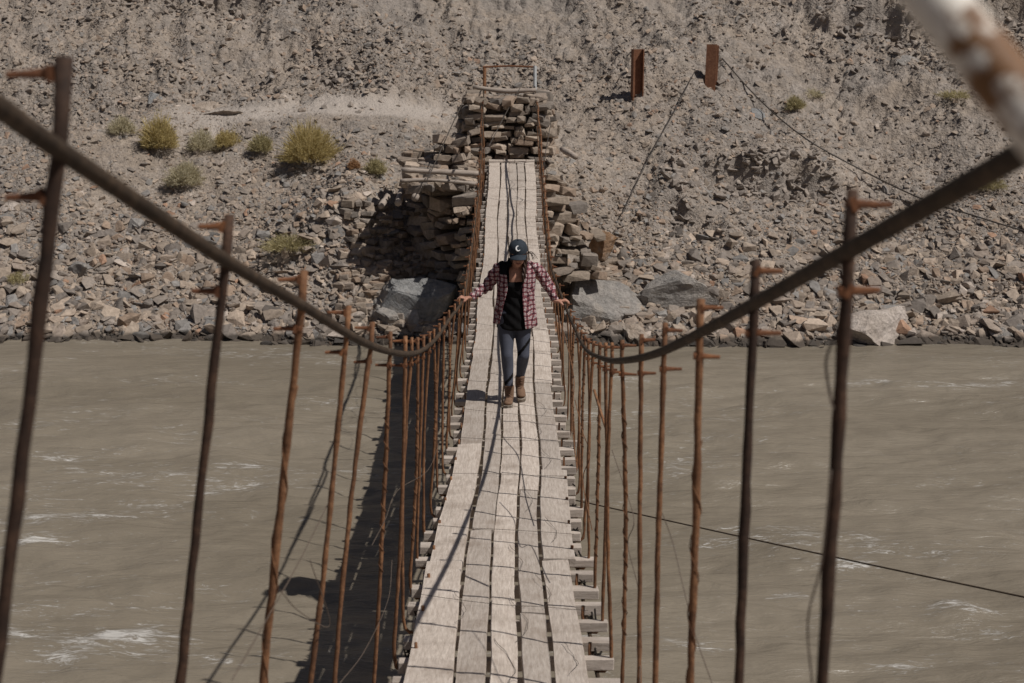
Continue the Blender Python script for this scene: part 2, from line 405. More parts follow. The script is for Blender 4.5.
def rand_rots(n, tilt):
    ax = RNG.uniform(0, 2*np.pi, n); tl = RNG.normal(0, tilt, n); yaw = RNG.uniform(0, 2*np.pi, n)
    cy, sy = np.cos(yaw), np.sin(yaw); Z = np.zeros(n); O = np.ones(n)
    Rz = np.stack([cy, -sy, Z, sy, cy, Z, Z, Z, O], 1).reshape(n, 3, 3)
    u = np.stack([np.cos(ax), np.sin(ax), Z], 1); K = np.zeros((n, 3, 3))
    K[:, 0, 2] = u[:, 1]; K[:, 1, 2] = -u[:, 0]; K[:, 2, 0] = -u[:, 1]; K[:, 2, 1] = u[:, 0]
    I = np.eye(3)[None]; s_ = np.sin(tl)[:, None, None]; c_ = np.cos(tl)[:, None, None]
    return (I+s_*K+(1-c_)*K@K)@Rz
def scatter(name, P_, S, cols, mat, tilt=.5, lean=0.0):
    Vs = []; Fs = []; Cs = []; off = 0; n = len(P_); which = RNG.integers(0, len(TPL), n); Rm = rand_rots(n, tilt)
    if lean:                        # follow the slope
        c, s_ = math.cos(lean), math.sin(lean); L = np.array([[1, 0, 0], [0, c, -s_], [0, s_, c]]); Rm = L[None]@Rm
    for k, (v, f) in enumerate(TPL):
        idx = np.nonzero(which == k)[0]
        if not len(idx): continue
        W = np.einsum('nij,vj->nvi', Rm[idx], v)*S[idx][:, None, None]+P_[idx][:, None, :]
        Vs.append(W.reshape(-1, 3)); m_ = len(v)
        Fs.append((f[None]+(np.arange(len(idx))*m_)[:, None, None]+off).reshape(-1, 3)); off += m_*len(idx)
        Cs.append(np.repeat(cols[idx], m_, 0))
    return np_mesh(name, np.concatenate(Vs), np.concatenate(Fs), mat, False, np.concatenate(Cs))
N = 360000
X = RNG.uniform(-16, 16, N); t = RNG.uniform(-.15, 15, N)**1.0
Y = shore(X)+t
keep = np.abs(X) < Y*.37+1.6
dens = fbm(X*.5, Y*.5, 4, 61)*3.0+.30
low = 1-sstep(1.5, 5.5, t)
dens = dens*.75 + low*1.1
mid = np.exp(-((t-8.3)/1.2)**2)*.8*(X < 1); dens = dens+mid
pm = (1-sstep(-2.2, -.9, X))*sstep(5.7, 6.1, t)*(1-sstep(6.9, 7.4, t))*sstep(-9, -6, X)
dens = dens*(1-.93*pm)
keep &= RNG.uniform(0, 1, N) < np.clip(dens, .22*(.15+1.6*np.clip(fbm(X*.35+9, Y*.6, 3, 66)*3+.5, 0, 1)), 1)*(1-.88*pm)
keep &= ~((X > -.95) & (X < 1.3) & (Y > 25.6) & (Y < 28.6))
X = X[keep]; Y = Y[keep]; t = t[keep]
S = .030+.045*RNG.pareto(2.3, len(X)); lowk = 1-sstep(.5, 4.5, t)
S = np.clip(S*(.85+.55*lowk), .032, np.where(lowk > .3, .36, .20))
Z = hfine(X, Y)+S*.05
cols = PAL[RNG.choice(len(PAL), len(X), p=PW)]*RNG.uniform(.8, 1.2, (len(X), 1))
up_ = (.30*sstep(3, 6, t))[:, None]; cols = cols*(1-up_)+np.array([(.285, .239, .20)])*RNG.uniform(.75, 1.15, (len(X), 1))*up_
scree = scatter('scree', np.stack([X, Y, Z], 1), S, cols, M['scree'], .45, .48); tag(scree, 'loose grey and tan scree covering the far bank', 'scree', None, 'stuff')
# rim of larger stones at the waterline, still uncountable rubble
n = 3200; X = RNG.uniform(-13, 13, n); t = -.12+np.abs(RNG.normal(.1, .8, n)); Y = shore(X)+t
S = (.08+.09*RNG.pareto(2.4, n)).clip(.08, .50)*(1-.3*sstep(.8, 2, t)); cols = PAL[RNG.choice(len(PAL), n, p=PW)]*RNG.uniform(.85, 1.25, (n, 1))
k = ~((X > -.7) & (X < 1.1) & (Y > 25.6))
rim = scatter('shore_rubble', np.stack([X, Y, hfine(X, Y)+S*.13], 1)[k], S[k], cols[k], M['scree'], .5, .3); tag(rim, 'coarser stones heaped along the far waterline', 'rubble', None, 'stuff')
# clods on the scarps
Ps = []
for (cx, cy, wx, n, d) in ((5.35, 29.5, 1.2, 260, .40), (10.5, 35.1, 2.4, 300, .6), (-1.9, 37.5, 1.3, 160, .5), (-7.5, 36.7, 2.4, 200, .5), (3.35, 28.9, .2, 40, .9), (-3.9, 33.4, .6, 40, .25)):
    x = RNG.normal(cx, wx*.6, n); y = cy+RNG.normal(0, d*.6, n); Ps.append(np.stack([x, y], 1))
Ps = np.concatenate(Ps); S = RNG.uniform(.08, .30, len(Ps)); cols = np.array([(.29, .248, .215)])*RNG.uniform(.85, 1.15, (len(Ps), 1))
cl = scatter('earth_clods', np.c_[Ps, hfine(Ps[:, 0], Ps[:, 1])+S*.08], S, cols, M['scree'], .9); tag(cl, 'crumbling earth clods along the eroded scarps of the slope', 'clods', None, 'stuff')

def blob_rock(seed, dims, cuts=20, sub=3, planes=True):
    rnd = random.Random(seed); bm = bmesh.new(); bmesh.ops.create_icosphere(bm, subdivisions=sub+1, radius=1)
    pl = []
    for _ in range(cuts):
        n = Vector([rnd.gauss(0, 1) for _ in range(3)]).normalized(); pl.append((n, rnd.uniform(.36, .72)))
    for v in bm.verts:
        c = v.co.copy()
        for n, d in pl:
            e = c.dot(n)-d
            if e > 0: c -= n*e
        v.co = c
    co = np.array([v.co[:] for v in bm.verts]); o = rnd.uniform(0, 50)
    for v in bm.verts:
        c = v.co; k = 1+.10*float(fbm(np.array(c.x*2.2+o), np.array(c.y*2.2+c.z*1.7), 3, seed))+.10*float(fbm(np.array(c.z*7+o), np.array(c.x*4+c.y*3), 4, seed+3))
        v.co = Vector((c.x*dims[0]*.80*k, c.y*dims[1]*.80*k, c.z*dims[2]*.80*k))
    for v in bm.verts:              # bedding steps and chips
        st = math.floor(v.co.z*9+v.co.x*3*math.sin(seed)); v.co.x *= 1+.05*math.sin(st*2.3+seed); v.co.y *= 1+.05*math.sin(st*1.7+seed*2)
        v.co += v.co.normalized()*.03*float(fbm(np.array(v.co.x*9), np.array(v.co.y*9+v.co.z*11), 3, seed+7))
    return bm
rockmats = {'grey': mk_rock('grey_boulder', ((.25, .235, .22), (.34, .31, .285))), 'blue': mk_rock('blue_grey_boulder', ((.225, .225, .225), (.31, .305, .30))),
    'tan': mk_rock('tan_boulder', ((.35, .28, .225), (.44, .37, .31))), 'pale': mk_rock('pale_boulder', ((.44, .375, .325), (.56, .49, .44))), 'brown': mk_rock('brown_boulder', ((.20, .115, .06), (.34, .22, .14)))}
BOULD = [ # px, py (centre), width m, depth, height, tilt, colour, label
    (603, 310, 1.8, 1.1, 1.05, (.3, .1, .3), 'grey', 'broad low grey boulder at the waterline just right of the bridge'),
    (676, 300, 1.6, 1.1, 1.15, (.2, -.25, .1), 'grey', 'large slanted grey boulder with a dark undercut, second right of the bridge'),
    (873, 333, 1.25, .8, .85, (.3, -.5, .2), 'pale', 'pale pinkish wedge boulder at the waterline far right'),
    (600, 250, .65, .45, 1.0, (.35, .2, .1), 'brown', 'rusty brown upright slab beside the abutment stones'),
    (404, 318, 1.35, .8, 2.1, (.35, .60, .25), 'blue', 'tall blue grey slab leaning in the shade left of the bridge'),
    (385, 322, .8, .7, .6, (.2, .2, 1), 'grey', 'rounded grey boulder left of the leaning slab'),
    (762, 117, .6, .5, .34, (.5, 0, .3), 'blue', 'flat slate blue stone on the slope beside the slanting cable'),
    (10, 208, .75, .5, .3, (.5, .1, .2), 'pale', 'pale flat slab on the slope at the left edge'),
    (75, 273, .6, .4, .5, (.5, .4, .2), 'grey', 'grey squarish stone on the lower left slope'),
    (100, 300, .35, .3, .3, (.4, .4, 1), 'tan', 'tan block below the grey squarish stone on the left slope'),
    (157, 99, .6, .45, .26, (.5, 0, .6), 'blue', 'small flat blue grey slate above the yellow bushes'),
    (205, 108, .8, .5, .24, (.3, 0, .2), 'tan', 'flat tan slab at the left start of the path'),
    (226, 115, .9, .5, .22, (.35, .05, 2.9), 'tan', 'long tan ledge stone just right of the path start'),
    (640, 338, .8, .6, .45, (.2, .2, .8), 'tan', 'tan boulder in the water between the two large grey boulders'),
    (795, 292, .5, .4, .42, (.3, .3, .2), 'grey', 'dark round stone right of the second hanger rod'),
    (938, 300, .5, .4, .35, (.4, .3, .2), 'tan', 'tan stone on the scree above the far right waterline'),
    (1005, 337, .6, .45, .4, (.3, .2, .7), 'grey', 'grey stone at the waterline by the right edge'),
    (730, 327, .6, .5, .42, (.3, .4, 1.7), 'tan', 'tan stone at the waterline between hanger rods'),
    (300, 318, .5, .4, .42, (.3, .4, .3), 'grey', 'grey stone at the waterline left of the bridge cable'),
    (192, 300, .5, .35, .3, (.4, .5, 2.3), 'tan', 'tan slab on the left scree near the thick hanger rod'),
    (930, 349, .35, .3, .14, (0, 0, .3), 'grey', 'small dark stone breaking the water at far right'),
    (573, 335, .5, .4, .35, (.3, .1, 1.4), 'tan', 'tan boulder at the waterline beneath the right handrail'),
    (905, 62, .55, .4, .3, (.4, .3, .4), 'grey', 'grey stone high on the right slope beneath the white pipe'),
    (745, 322, .35, .3, .35, (.3, .1, .4), 'pale', 'small pale stone right of the dark undercut at the shore')]
for i, (px, py, a, b, c, rt, mt, lb) in enumerate(BOULD):
    p = ground_hit(px, py); bm = blob_rock(100+i, (a, b, c)); o = obj('boulder', bm, rockmats[mt]); o.location = p+Vector((0, .12, -.03) if mt != 'brown' else (0, -.25, .12)); o.rotation_euler = rt
    tag(o, lb, 'boulder', 'boulders on the far bank')

# ------------------------------------------------------------------ stone abutment
STONE = []
for _ in range(26):
    rnd = random.Random(900+_); t_ = bmesh.new()
    for cx in (-.5, .5):
        for cy in (-.5, .5):
            for cz in (-.5, .5):
                t_.verts.new((cx*rnd.uniform(.62, 1.0), cy*rnd.uniform(.6, 1), cz*rnd.uniform(.5, 1.0)))
    for k in range(6):
        v = Vector([rnd.gauss(0, 1) for _q in range(3)]).normalized()*rnd.uniform(.48, .56); t_.verts.new(v)
    bmesh.ops.convex_hull(t_, input=t_.verts[:]); bmesh.ops.delete(t_, geom=[v for v in t_.verts if not v.link_faces], context='VERTS')
    bmesh.ops.bevel(t_, geom=t_.edges[:], offset=.018, segments=1, affect='EDGES'); bmesh.ops.triangulate(t_, faces=t_.faces[:])
    t_.verts.index_update(); STONE.append(([v.co.copy() for v in t_.verts], [[v.index for v in f.verts] for f in t_.faces])); t_.free()
def wall_stone(bm, c, s, yaw, seed):
    rnd = random.Random(seed); vs, fs = rnd.choice(STONE)
    rot = Matrix.Rotation(yaw+rnd.uniform(-.3, .3), 3, 'Z') @ Matrix.Rotation(rnd.uniform(-.22, .22), 3, 'Y') @ Matrix.Rotation(rnd.uniform(-.15, .15), 3, 'X')
    col = PAL[rnd.choice([0, 1, 1, 2, 5, 5, 6, 7, 2, 6, 3, 0])]*rnd.uniform(.72, 1.15)*np.array((.98, .985, .985))
    out = []
    for q in vs:
        v = bm.verts.new(rot @ Vector((q.x*s[0]*1.06, q.y*s[1], q.z*s[2]*1.08))+c); v[LAY] = (*col, 1); out.append(v)
    for f in fs: bm.faces.new([out[k] for k in f])
def stone_face(bm, a, b, z0, z1, batter=.12, depth=.4, hmin=.10, hmax=.22, seed=1, ragged=0):
    rnd = random.Random(seed); a = Vector(a); b = Vector(b); u = (b-a); L = u.length; u.normalize(); nrm = Vector((u.y, -u.x))
    yaw = math.atan2(u.y, u.x); z = z0; k = 0
    while z < z1:
        h = rnd.uniform(hmin, hmax); s = -rnd.uniform(0, .2)
        top = z1-z
        while s < L:
            w_ = rnd.choice((1.0, 1.5, 2.1, 2.9, 3.4))*h*rnd.uniform(.85, 1.15); hh = h*rnd.uniform(.7, 1.2)
            q = a+u*(s+w_/2)-nrm*(batter*(z-z0)+rnd.uniform(-.10, .07)-depth*.25)
            if rnd.random() > ragged*(s/L) and s+w_/2 < L+.1:
                wall_stone(bm, Vector((q.x, q.y, z+h/2+rnd.uniform(-.04, .04))), (w_*.97, depth*rnd.uniform(.8, 1.2), hh), yaw, seed*1000+k)
            k += 1; s += w_
        z += h*.96
def D(x): return x  # deck-relative readability
ab = thing('stone_abutment', (0, 27, 3.0), 'dry stone abutment with old timbers carrying the far end of the footbridge', 'abutment')
def local(o): o.location = -ab.location; return o
bm = bmesh.new(); LAY = bm.verts.layers.float_color.new('rockcol')
# riser above the deck end
stone_face(bm, (-.76, 27.8), (.54, 27.8), 3.0, 4.2, .16, .45, .07, .17, 1)
stone_face(bm, (.50, 28.0), (.60, 29.5), 3.1, 4.15, .12, .45, .12, .2, 2)
stone_face(bm, (-.72, 29.5), (-.72, 28.0), 3.1, 4.15, .05, .45, .12, .2, 3)
# lower pier: front and sides
stone_face(bm, (-.95, 25.85), (.65, 25.85), -.1, 2.60, .05, .5, .07, .22, 4)
stone_face(bm, (.52, 25.95), (1.55, 26.25), 1.0, 2.35, .25, .5, .09, .22, 5, .5)
stone_face(bm, (.5, 26.4), (1.0, 26.8), 1.7, 2.85, .2, .5, .09, .2, 6, .4)
stone_face(bm, (-1.8, 27.8), (-.95, 26.5), -.1, 2.62, .0, .5, .07, .24, 7)
stone_face(bm, (-1.4, 27.35), (-.9, 27.35), 2.95, 3.5, .1, .5, .10, .2, 10)
# top paving
for i in range(60):
    x = random.uniform(-.7, .5); y = random.uniform(28.2, 29.6)
    wall_stone(bm, Vector((x, y, 4.12)), (random.uniform(.2, .4), random.uniform(.2, .35), .16), random.uniform(0, 3), 5000+i)
for i in range(110):
    x = random.uniform(-2.1, -.75); y = random.uniform(26.05, 27.9)
    wall_stone(bm, Vector((x, y, 2.80+.26*(y-26.4))), (random.uniform(.2, .45), random.uniform(.2, .35), .15), random.uniform(0, 3), 6000+i)
for i in range(90):                # collapsed stones on the right and left flank
    x = random.uniform(.9, 2.1); y = random.uniform(25.9, 27.4)
    z = float(hbase(x, y)); wall_stone(bm, Vector((x, y, z+.05)), (random.uniform(.2, .42), random.uniform(.2, .35), random.uniform(.12, .2)), random.uniform(0, 3), 7000+i)
for i in range(260):
    x = random.uniform(-3.2, -1.3); y = random.uniform(25.3, 27.6)
    z = float(hbase(x, y)); wall_stone(bm, Vector((x, y, z+.07)), (random.uniform(.12, .36), random.uniform(.12, .3), random.uniform(.07, .17)), random.uniform(0, 3), 8000+i)
local(obj('masonry', bm, M['scree'], ab))
bm = bmesh.new()                    # rubble core behind the faces
box(bm, (-.12, 27.0, 1.15), (1.45, 1.9, 2.7)); box(bm, (-.1, 28.78, 3.4), (1.0, 1.66, 1.4)); box(bm, (.75, 27.2, 1.5), (.6, 1.4, 1.5)); box(bm, (-1.1, 27.75, 1.4), (.5, .7, 2.2))
o = local(obj('rubble_core', bm, M['soil'], ab))
def timber(pts, r, name='timber_beam', mat='log', parent=ab, k=8, sx=1, sy=1):
    bm = bmesh.new(); pts = catmull(pts, 5); ph = random.uniform(0, 6)
    tube(bm, pts, 1, k, rf=lambda t: r*(1+.10*math.sin(7*t+ph)+.05*math.sin(19*t)), sx=sx, sy=sy)
    return local(obj(name, bm, M[mat], parent, True))
timber([PD(473, 87, 27.9), PD(505, 91, 27.9), PD(536, 90, 27.9)], .045, 'lintel')
timber([PD(402, 170, 26.0), PD(440, 172, 26.0), PD(482, 174, 26.0)], .05)
timber([PD(400, 181, 25.9), PD(430, 180, 25.9), PD(478, 184, 25.9)], .035)
timber([PD(415, 198, 25.9), PD(420, 186, 26.9)], .075); timber([PD(398, 203, 26.1), PD(402, 191, 26.9)], .07); timber([PD(381, 206, 26.4), PD(388, 196, 27.3)], .06)
timber([PD(562, 149, 26.7), PD(576, 157, 26.3)], .06)

# ------------------------------------------------------------------ footbridge
bridge = thing('footbridge', (0, 6, 2.8), 'weathered plank suspension footbridge with rusty rod hangers crossing the muddy river', 'footbridge')
BL = -bridge.location
def part(name, bm, mat, parent=None, smooth=False):
    o = obj(name, bm, M[mat] if isinstance(mat, str) else mat, parent or bridge, smooth)
    if parent is None: o.location = BL
    return o
def dz(y): return CZ-3.5+.0064*(y-15.5)**2
def dc(y): return -.05*min(1, max(0, (14-y)/7.5))+.012*max(0, (y-22)/5)+.012*math.sin(y*1.3)
LC = [(-140, 20, 1.2), (-60, 72, 1.42), (0, 108, 1.62), (62, 152, 1.9), (228, 262, 2.8), (303, 306, 3.6), (348, 334, 4.4), (372, 346, 5.1), (391, 352, 5.8), (406, 354, 6.5), (418, 352, 7.7),
      (428, 346, 8.7), (438, 336, 9.9), (450, 318, 11.4), (463, 298, 13.1), (470, 258, 15.8), (477.5, 200, 20), (480.5, 162, 23), (483, 110, 26.7), (484, 89, 28.1), (484.5, 84, 29.5)]
RC = [(1200, 70, 1.1), (1080, 122, 1.3), (1015, 157, 1.5), (846, 252, 2.15), (752, 305, 2.9), (698, 334, 3.65), (663, 351, 4.4), (640, 358, 5.1), (621, 360.6, 5.8), (611, 360.5, 6.5), (599, 357, 7.7),
      (589, 352, 8.7), (582, 343, 9.9), (573, 324, 11.4), (563.5, 301, 13.1), (549.5, 258, 15.8), (544, 200, 20), (541.5, 162, 23), (537, 110, 26.7), (535, 89, 28.1), (534, 84, 29.5)]
cab = {}
for sgn, L in ((-1, LC), (1, RC)):
    pts = catmull([PD(*p) for p in L], 10); cab[sgn] = pts
    # back stay runs on past the camera to the anchorage on the near bank
    bm = bmesh.new(); tail = [Vector((sgn*1.5, -2.6, CZ-.6)), Vector((sgn*1.0, -.4, CZ+.32))] if True else []
    near = [tail[1]]
    for p_, q_ in zip((tail[1:]+pts), pts):
        if p_.y > 7: break
        n_ = max(1, int((q_-p_).length/.012)); near += [p_.lerp(q_, k/n_) for k in range(1, n_+1)]
    fr = frames(near); rings = []; run = 0
    for k, (p_, (t_, nn, bb)) in enumerate(zip(near, fr)):
        if k: run += (p_-near[k-1]).length
        ring = []
        for j in range(18):
            a = 2*math.pi*j/18; r_ = .0125+.0017*abs(math.cos(3*(a+run*38)))
            ring.append(bm.verts.new(p_+(nn*math.cos(a)+bb*math.sin(a))*r_))
        rings.append(ring)
    for ra_, rb_ in zip(rings, rings[1:]):
        for j in range(18): bm.faces.new((ra_[j], ra_[(j+1) % 18], rb_[(j+1) % 18], rb_[j]))
    tube(bm, tail, .0135, 8); tube(bm, [near[-1]-(near[-1]-near[-2])*.5]+[p_ for p_ in pts if p_.y > near[-1].y+1e-4], .0132, 8); part('suspension_cable', bm, 'cable', smooth=True)
def cable_at(sgn, y):
    pts = cab[sgn]
    for a, b in zip(pts, pts[1:]):
        if a.y <= y <= b.y: return a.lerp(b, (y-a.y)/max(1e-6, b.y-a.y))
    return pts[-1]
# second, thinner hand cable below the main one near the far half, with tangled wire
for sgn in (-1, 1):
    bm = bmesh.new(); pts = []
    for y in np.arange(13.4, 28.0, .6):
        c = cable_at(sgn, y); pts.append(c+Vector((sgn*.02+random.uniform(-.012, .012), 0, -.05-.05*math.sin(y*.9)+random.uniform(-.012, .012))))
    tube(bm, catmull(pts, 3), .013, 6); part('hand_cable', bm, 'rust', smooth=True)
# planks
GAPS = [-.425, -.225, -.07, .078, .225, .41]
def zt(y): return dz(y)
for k in range(5):
    y = -1.2-random.uniform(0, 1.6); x0, x1 = GAPS[k], GAPS[k+1]
    while y < 26.9:
        L = random.uniform(2.2, 3.9); y1 = min(y+L, 27.0)
        if y1-y < .5: break
        a0 = x0+random.uniform(.004, .014)+(random.uniform(-.035, .01) if k == 0 else 0); a1 = x1-random.uniform(.004, .014)+(random.uniform(-.02, .03) if k == 4 else 0)
        tilt = random.uniform(-.006, .006); lift = random.uniform(0, .012); yaw = random.uniform(-.004, .004)
        bm = bmesh.new(); n = max(3, int((y1-y)/.16)); rows = []
        seed = random.uniform(0, 99)
        for i in range(n+1):
            yy = y+.006+(y1-y-.012)*i/n; s = i/n
            wl = .003*math.sin(yy*2.1+seed)+.0022*math.sin(yy*7+seed*2); wr = .003*math.sin(yy*1.7+seed*3)+.0022*math.sin(yy*6+seed)
            c = dc(yy)+yaw*(s-.5)*L; z = zt(yy)+lift+.004*math.sin(yy*3+seed)+(.008*max(0, s-.93)/.07)
            ys_ = yy+(random.uniform(-.012, .012) if i in (0, n) else 0)
            e = .004
            row = [bm.verts.new((c+a0+wl, ys_, z-.036)), bm.verts.new((c+a0+wl, ys_, z-e)), bm.verts.new((c+a0+wl+e, ys_, z-tilt)), bm.verts.new((c+(a0+a1)/2, ys_, z+.0015)),
                   bm.verts.new((c+a1+wr-e, ys_, z+tilt)), bm.verts.new((c+a1+wr, ys_, z-e)), bm.verts.new((c+a1+wr, ys_, z-.036))]
            rows.append(row)
        for a, b in zip(rows, rows[1:]):
            for j in range(7): bm.faces.new((a[j], b[j], b[(j+1) % 7], a[(j+1) % 7]))
        bm.faces.new(rows[0]); bm.faces.new(rows[-1][::-1])
        bmesh.ops.recalc_face_normals(bm, faces=bm.faces)
        part('plank', bm, 'plank'); y = y1
# short cross boards at the far end
for k, (xa, xb) in enumerate(((-.44, -.17), (-.16, .05), (.06, .26), (.27, .43))):
    bm = bmesh.new(); box(bm, ((xa+xb)/2, 27.14+.02*(k % 2), dz(27.0)+.035), (xb-xa, .24, .035), Matrix.Rotation(random.uniform(-.06, .06), 3, 'Z'), .004); part('end_board', bm, 'plank')
# hangers positions
dR = [1.30, 2.15, 2.9, 3.65, 4.4, 5.1, 5.8, 6.5]; dL = [1.2, 1.9, 2.8, 3.6, 4.4, 5.1, 5.8, 6.5]
d = 6.5
while d < 26.6: d += .605; dR.append(d); dL.append(d+random.uniform(-.05, .05))
# crossbeams: one below every hanger and one between
bys = []
y = .35
while y < 27.2: bys.append(y); y += .30
def edge_l(y): return dc(y)-.53-.34*max(0, (6.3-y)/4.6)
def edge_r(y): return dc(y)+.525+(.03*max(0, (6.3-y)/4))
for i, y in enumerate(bys):
    xl = edge_l(y)+random.uniform(-.015, .06); xr = edge_r(y)+random.uniform(-.045, .03); s = random.uniform(.05, .062); h = random.uniform(.05, .06)
    bm = bmesh.new(); ya = random.uniform(-.015, .015)
    box(bm, ((xl+xr)/2, y, dz(y)-.036-h/2-.003), (xr-xl, s+.02*(i % 3 == 0), h), Matrix.Rotation(ya, 3, 'Z') @ Matrix.Rotation(random.uniform(-.008, .008), 3, 'Y'), .004)
    bmesh.ops.bevel(bm, geom=bm.edges[:], offset=.004, segments=1, affect='EDGES')
    part('crossbeam', bm, 'beam')
# support cables beneath the crossbeams
for x in (-.47, -.40, .38, .45):
    bm = bmesh.new(); tube(bm, [(dc(y)+x, y, dz(y)-.036-.068-.012) for y in np.arange(-1.5, 28.2, .7)], .011, 6); part('support_cable', bm, 'cable', smooth=True)
# dark lashings between the beams on the sides
for i, y in enumerate(bys):
    if i % 2 == 0 and y > 5:
        for sgn in (-1, 1):
            bm = bmesh.new(); c = Vector((dc(y)+sgn*.465, y+.15, dz(y)-.085)); pts = []
            for k in range(9): pts.append(c+Vector((random.uniform(-.028, .028), random.uniform(-.05, .05), random.uniform(-.035, .03))))
            tube(bm, pts, .0055, 5)
            if i % 4 == 0 or y < 15: part('lashing', bm, 'knot')
            else: bm.free()
nhang = 0
for sgn, ds in ((-1, dL), (1, dR)):
    for i, d in enumerate(ds):
        yv = d*.99
        lenh = 0
        # locate cable point at this depth
        dep = lambda p: p.y*math.cos(PITCH)+(CZ-p.z)*math.sin(PITCH)
        top = cab[sgn][-1].copy()
        for ca_, cb_ in zip(cab[sgn], cab[sgn][1:]):
            if dep(ca_) <= d <= dep(cb_): top = ca_.lerp(cb_, (d-dep(ca_))/(dep(cb_)-dep(ca_))); break
        y = top.y
        yb = min(bys, key=lambda q: abs(q-(y+.02))) if d < 30 else y
        zb = dz(yb)-.036-.055
        bx = (edge_l(yb)+.015) if sgn < 0 else (edge_r(yb)-.02)
        if d < 2.2 and sgn < 0: bx -= .12
        rr = .0102 if d < 4 else (.0085 if d < 12 else .0072)
        up = (.13 if sgn < 0 and d < 2.5 else .10)-.03*min(1, d/12); off = sgn*.004
        lean = random.uniform(-.02, .02) if d > 4 else 0
        pts = [Vector((top.x+off-(bx-top.x)*.04, y, top.z+up))]; nseg = 30 if d < 7 else 12
        for k in range(nseg+1):
            s = k/nseg; p = Vector((top.x+off, y, top.z)).lerp(Vector((bx+sgn*.012, yb+.0, zb+.13)), s)
            bow = math.sin(math.pi*s)*(.012 if d < 5 else .02)*math.sin(i*2.3+sgn); p.x += bow; p.y += lean*math.sin(math.pi*s)
            p.x += random.uniform(-.0015, .0015); pts.append(p)
        # hook under the beam end
        pts += [Vector((bx+sgn*.012, yb, zb+.06)), Vector((bx+sgn*.004, yb, zb+.01)), Vector((bx-sgn*.02, yb, zb-.014)), Vector((bx-sgn*.06, yb+.006, zb-.014)), Vector((bx-sgn*.085, yb+.03, zb+.0)), Vector((bx-sgn*.09, yb+.045, zb+.06)), Vector((bx-sgn*.088, yb+.045, zb+.115))]
        bm = bmesh.new(); tube(bm, pts, [rr*random.uniform(.88, 1.22) for _ in pts], 7)
        if i % 3 == 0 and d < 12:      # binding wire twisted round the rod
            hp = []; turns = random.randint(5, 11); s0 = .1+random.uniform(0, .1); s1 = random.uniform(.6, .95)
            n = turns*8
            for k in range(n+1):
                s = s0+(s1-s0)*k/n; q = s*nseg; j = min(nseg-1, int(q)); p = pts[1+j].lerp(pts[2+j], q-j)
                a = k/8*2*math.pi; rw = rr+.0015+.002*abs(math.sin(k*.11))
                hp.append(p+Vector((math.cos(a)*rw, math.sin(a)*rw, 0)))
            tube(bm, hp, .0019, 4)
        h = part('hanger', bm, 'drust' if d < 3.2 else 'rust', smooth=True); nhang += 1
        # clamp bolts above and below the cable
        for dzz in (up-.022, -.062+.012*min(1, d/10)):
            f_ = (pts[1]-pts[0]); c = Vector((top.x+off, y, top.z+dzz)); bm = bmesh.new()
            if dzz < 0: c.x += (bx-top.x)*.06
            ln = random.uniform(.048, .062) if d < 9 else .045; dip = random.uniform(-.06, .06)
            e = Vector((sgn*ln, -.004, ln*dip))
            tube(bm, [c-e*.16, c+e*.2, c+e*.6, c+e], [.0062, .0075, .0056, .0048], 7)
            if dzz < 0: tube(bm, [c-e*.24, c-e*.08], .0105, 6)
            box(bm, c+e*.05, (.010, .020, .022), Matrix.Rotation(random.uniform(-.5, .5), 3, 'Y'))
            o = obj('clamp_bolt', bm, M['rustb'], h)
# lashing wires across the deck
ws = []
y = 5.3
while y < 26.5:
    a = random.uniform(.02, .16); z = lambda yy: dz(yy)+.018
    p = [(-.47, a*.5+.2), (-.25, .12), (0, 0), (.22, -.05), (.44, -.14)]
    pts = []
    for (x, o_) in p:
        yy = y+o_*a*8+random.uniform(-.012, .012); pts.append(Vector((dc(yy)+x, yy, z(yy)+random.uniform(0, .006))))
    ws.append((catmull(pts, 4), .0014)); y += random.uniform(.9, 2.0)
for (x, y, s_) in ((.05, 6.8, 1), (-.02, 6.1, 1), (.2, 7.3, .8), (.05, 7.9, .9), (.28, 8.6, .8), (-.25, 7.0, .7), (.12, 9.4, .9), (.3, 6.2, .6), (.25, 10.6, .9), (.2, 11.6, .8), (.27, 12.4, .8)):
    pts = []
    for k in range(9):
        a = k/8; yy = y+(a-.5)*.75*s_; pts.append(Vector((dc(yy)+x+.07*s_*math.sin(a*math.pi*1.1+.2)*(1 if k % 8 else .6)+random.uniform(-.008, .008), yy, dz(yy)+.02+.006*math.sin(a*9))))
    ws.append((catmull(pts, 4), .0013))
for pts, r in ws:
    bm = bmesh.new(); tube(bm, pts, r, 4); part('lashing_wire', bm, 'dwire')
# loose wires sagging between the hangers
def lw(P_, r=.0015, mat='wire'):
    bm = bmesh.new(); tube(bm, catmull([PD(*p) for p in P_], 6), r, 5); part('loose_wire', bm, mat, smooth=True)
lw([(372, 545, 5.6), (385, 520, 6.0), (398, 490, 7.0), (428, 470, 8.2), (440, 440, 9.4)])
lw([(310, 560, 4.2), (330, 625, 4.6), (300, 612, 4.2), (280, 590, 3.7)])
lw([(340, 683, 5.0), (365, 650, 5.6), (388, 600, 6.4), (392, 560, 6.6)])
lw([(232, 680, 3.0), (272, 610, 3.6), (300, 560, 4.0), (330, 500, 4.6)], .0016)
lw([(659, 505, 4.5), (672, 540, 4.5), (684, 590, 4.4), (697, 640, 4.2), (712, 683, 4.0)])
lw([(612, 450, 6.6), (622, 480, 6.3), (634, 520, 5.9), (628, 545, 6.0), (640, 600, 5.6), (640, 683, 5.2)], .0018)
lw([(838, 330, 2.2), (826, 360, 2.2), (830, 395, 2.2), (834, 410, 2.2)], .0022)
lw([(831, 470, 2.2), (822, 560, 2.25), (808, 620, 2.3), (812, 683, 2.4)], .0018)
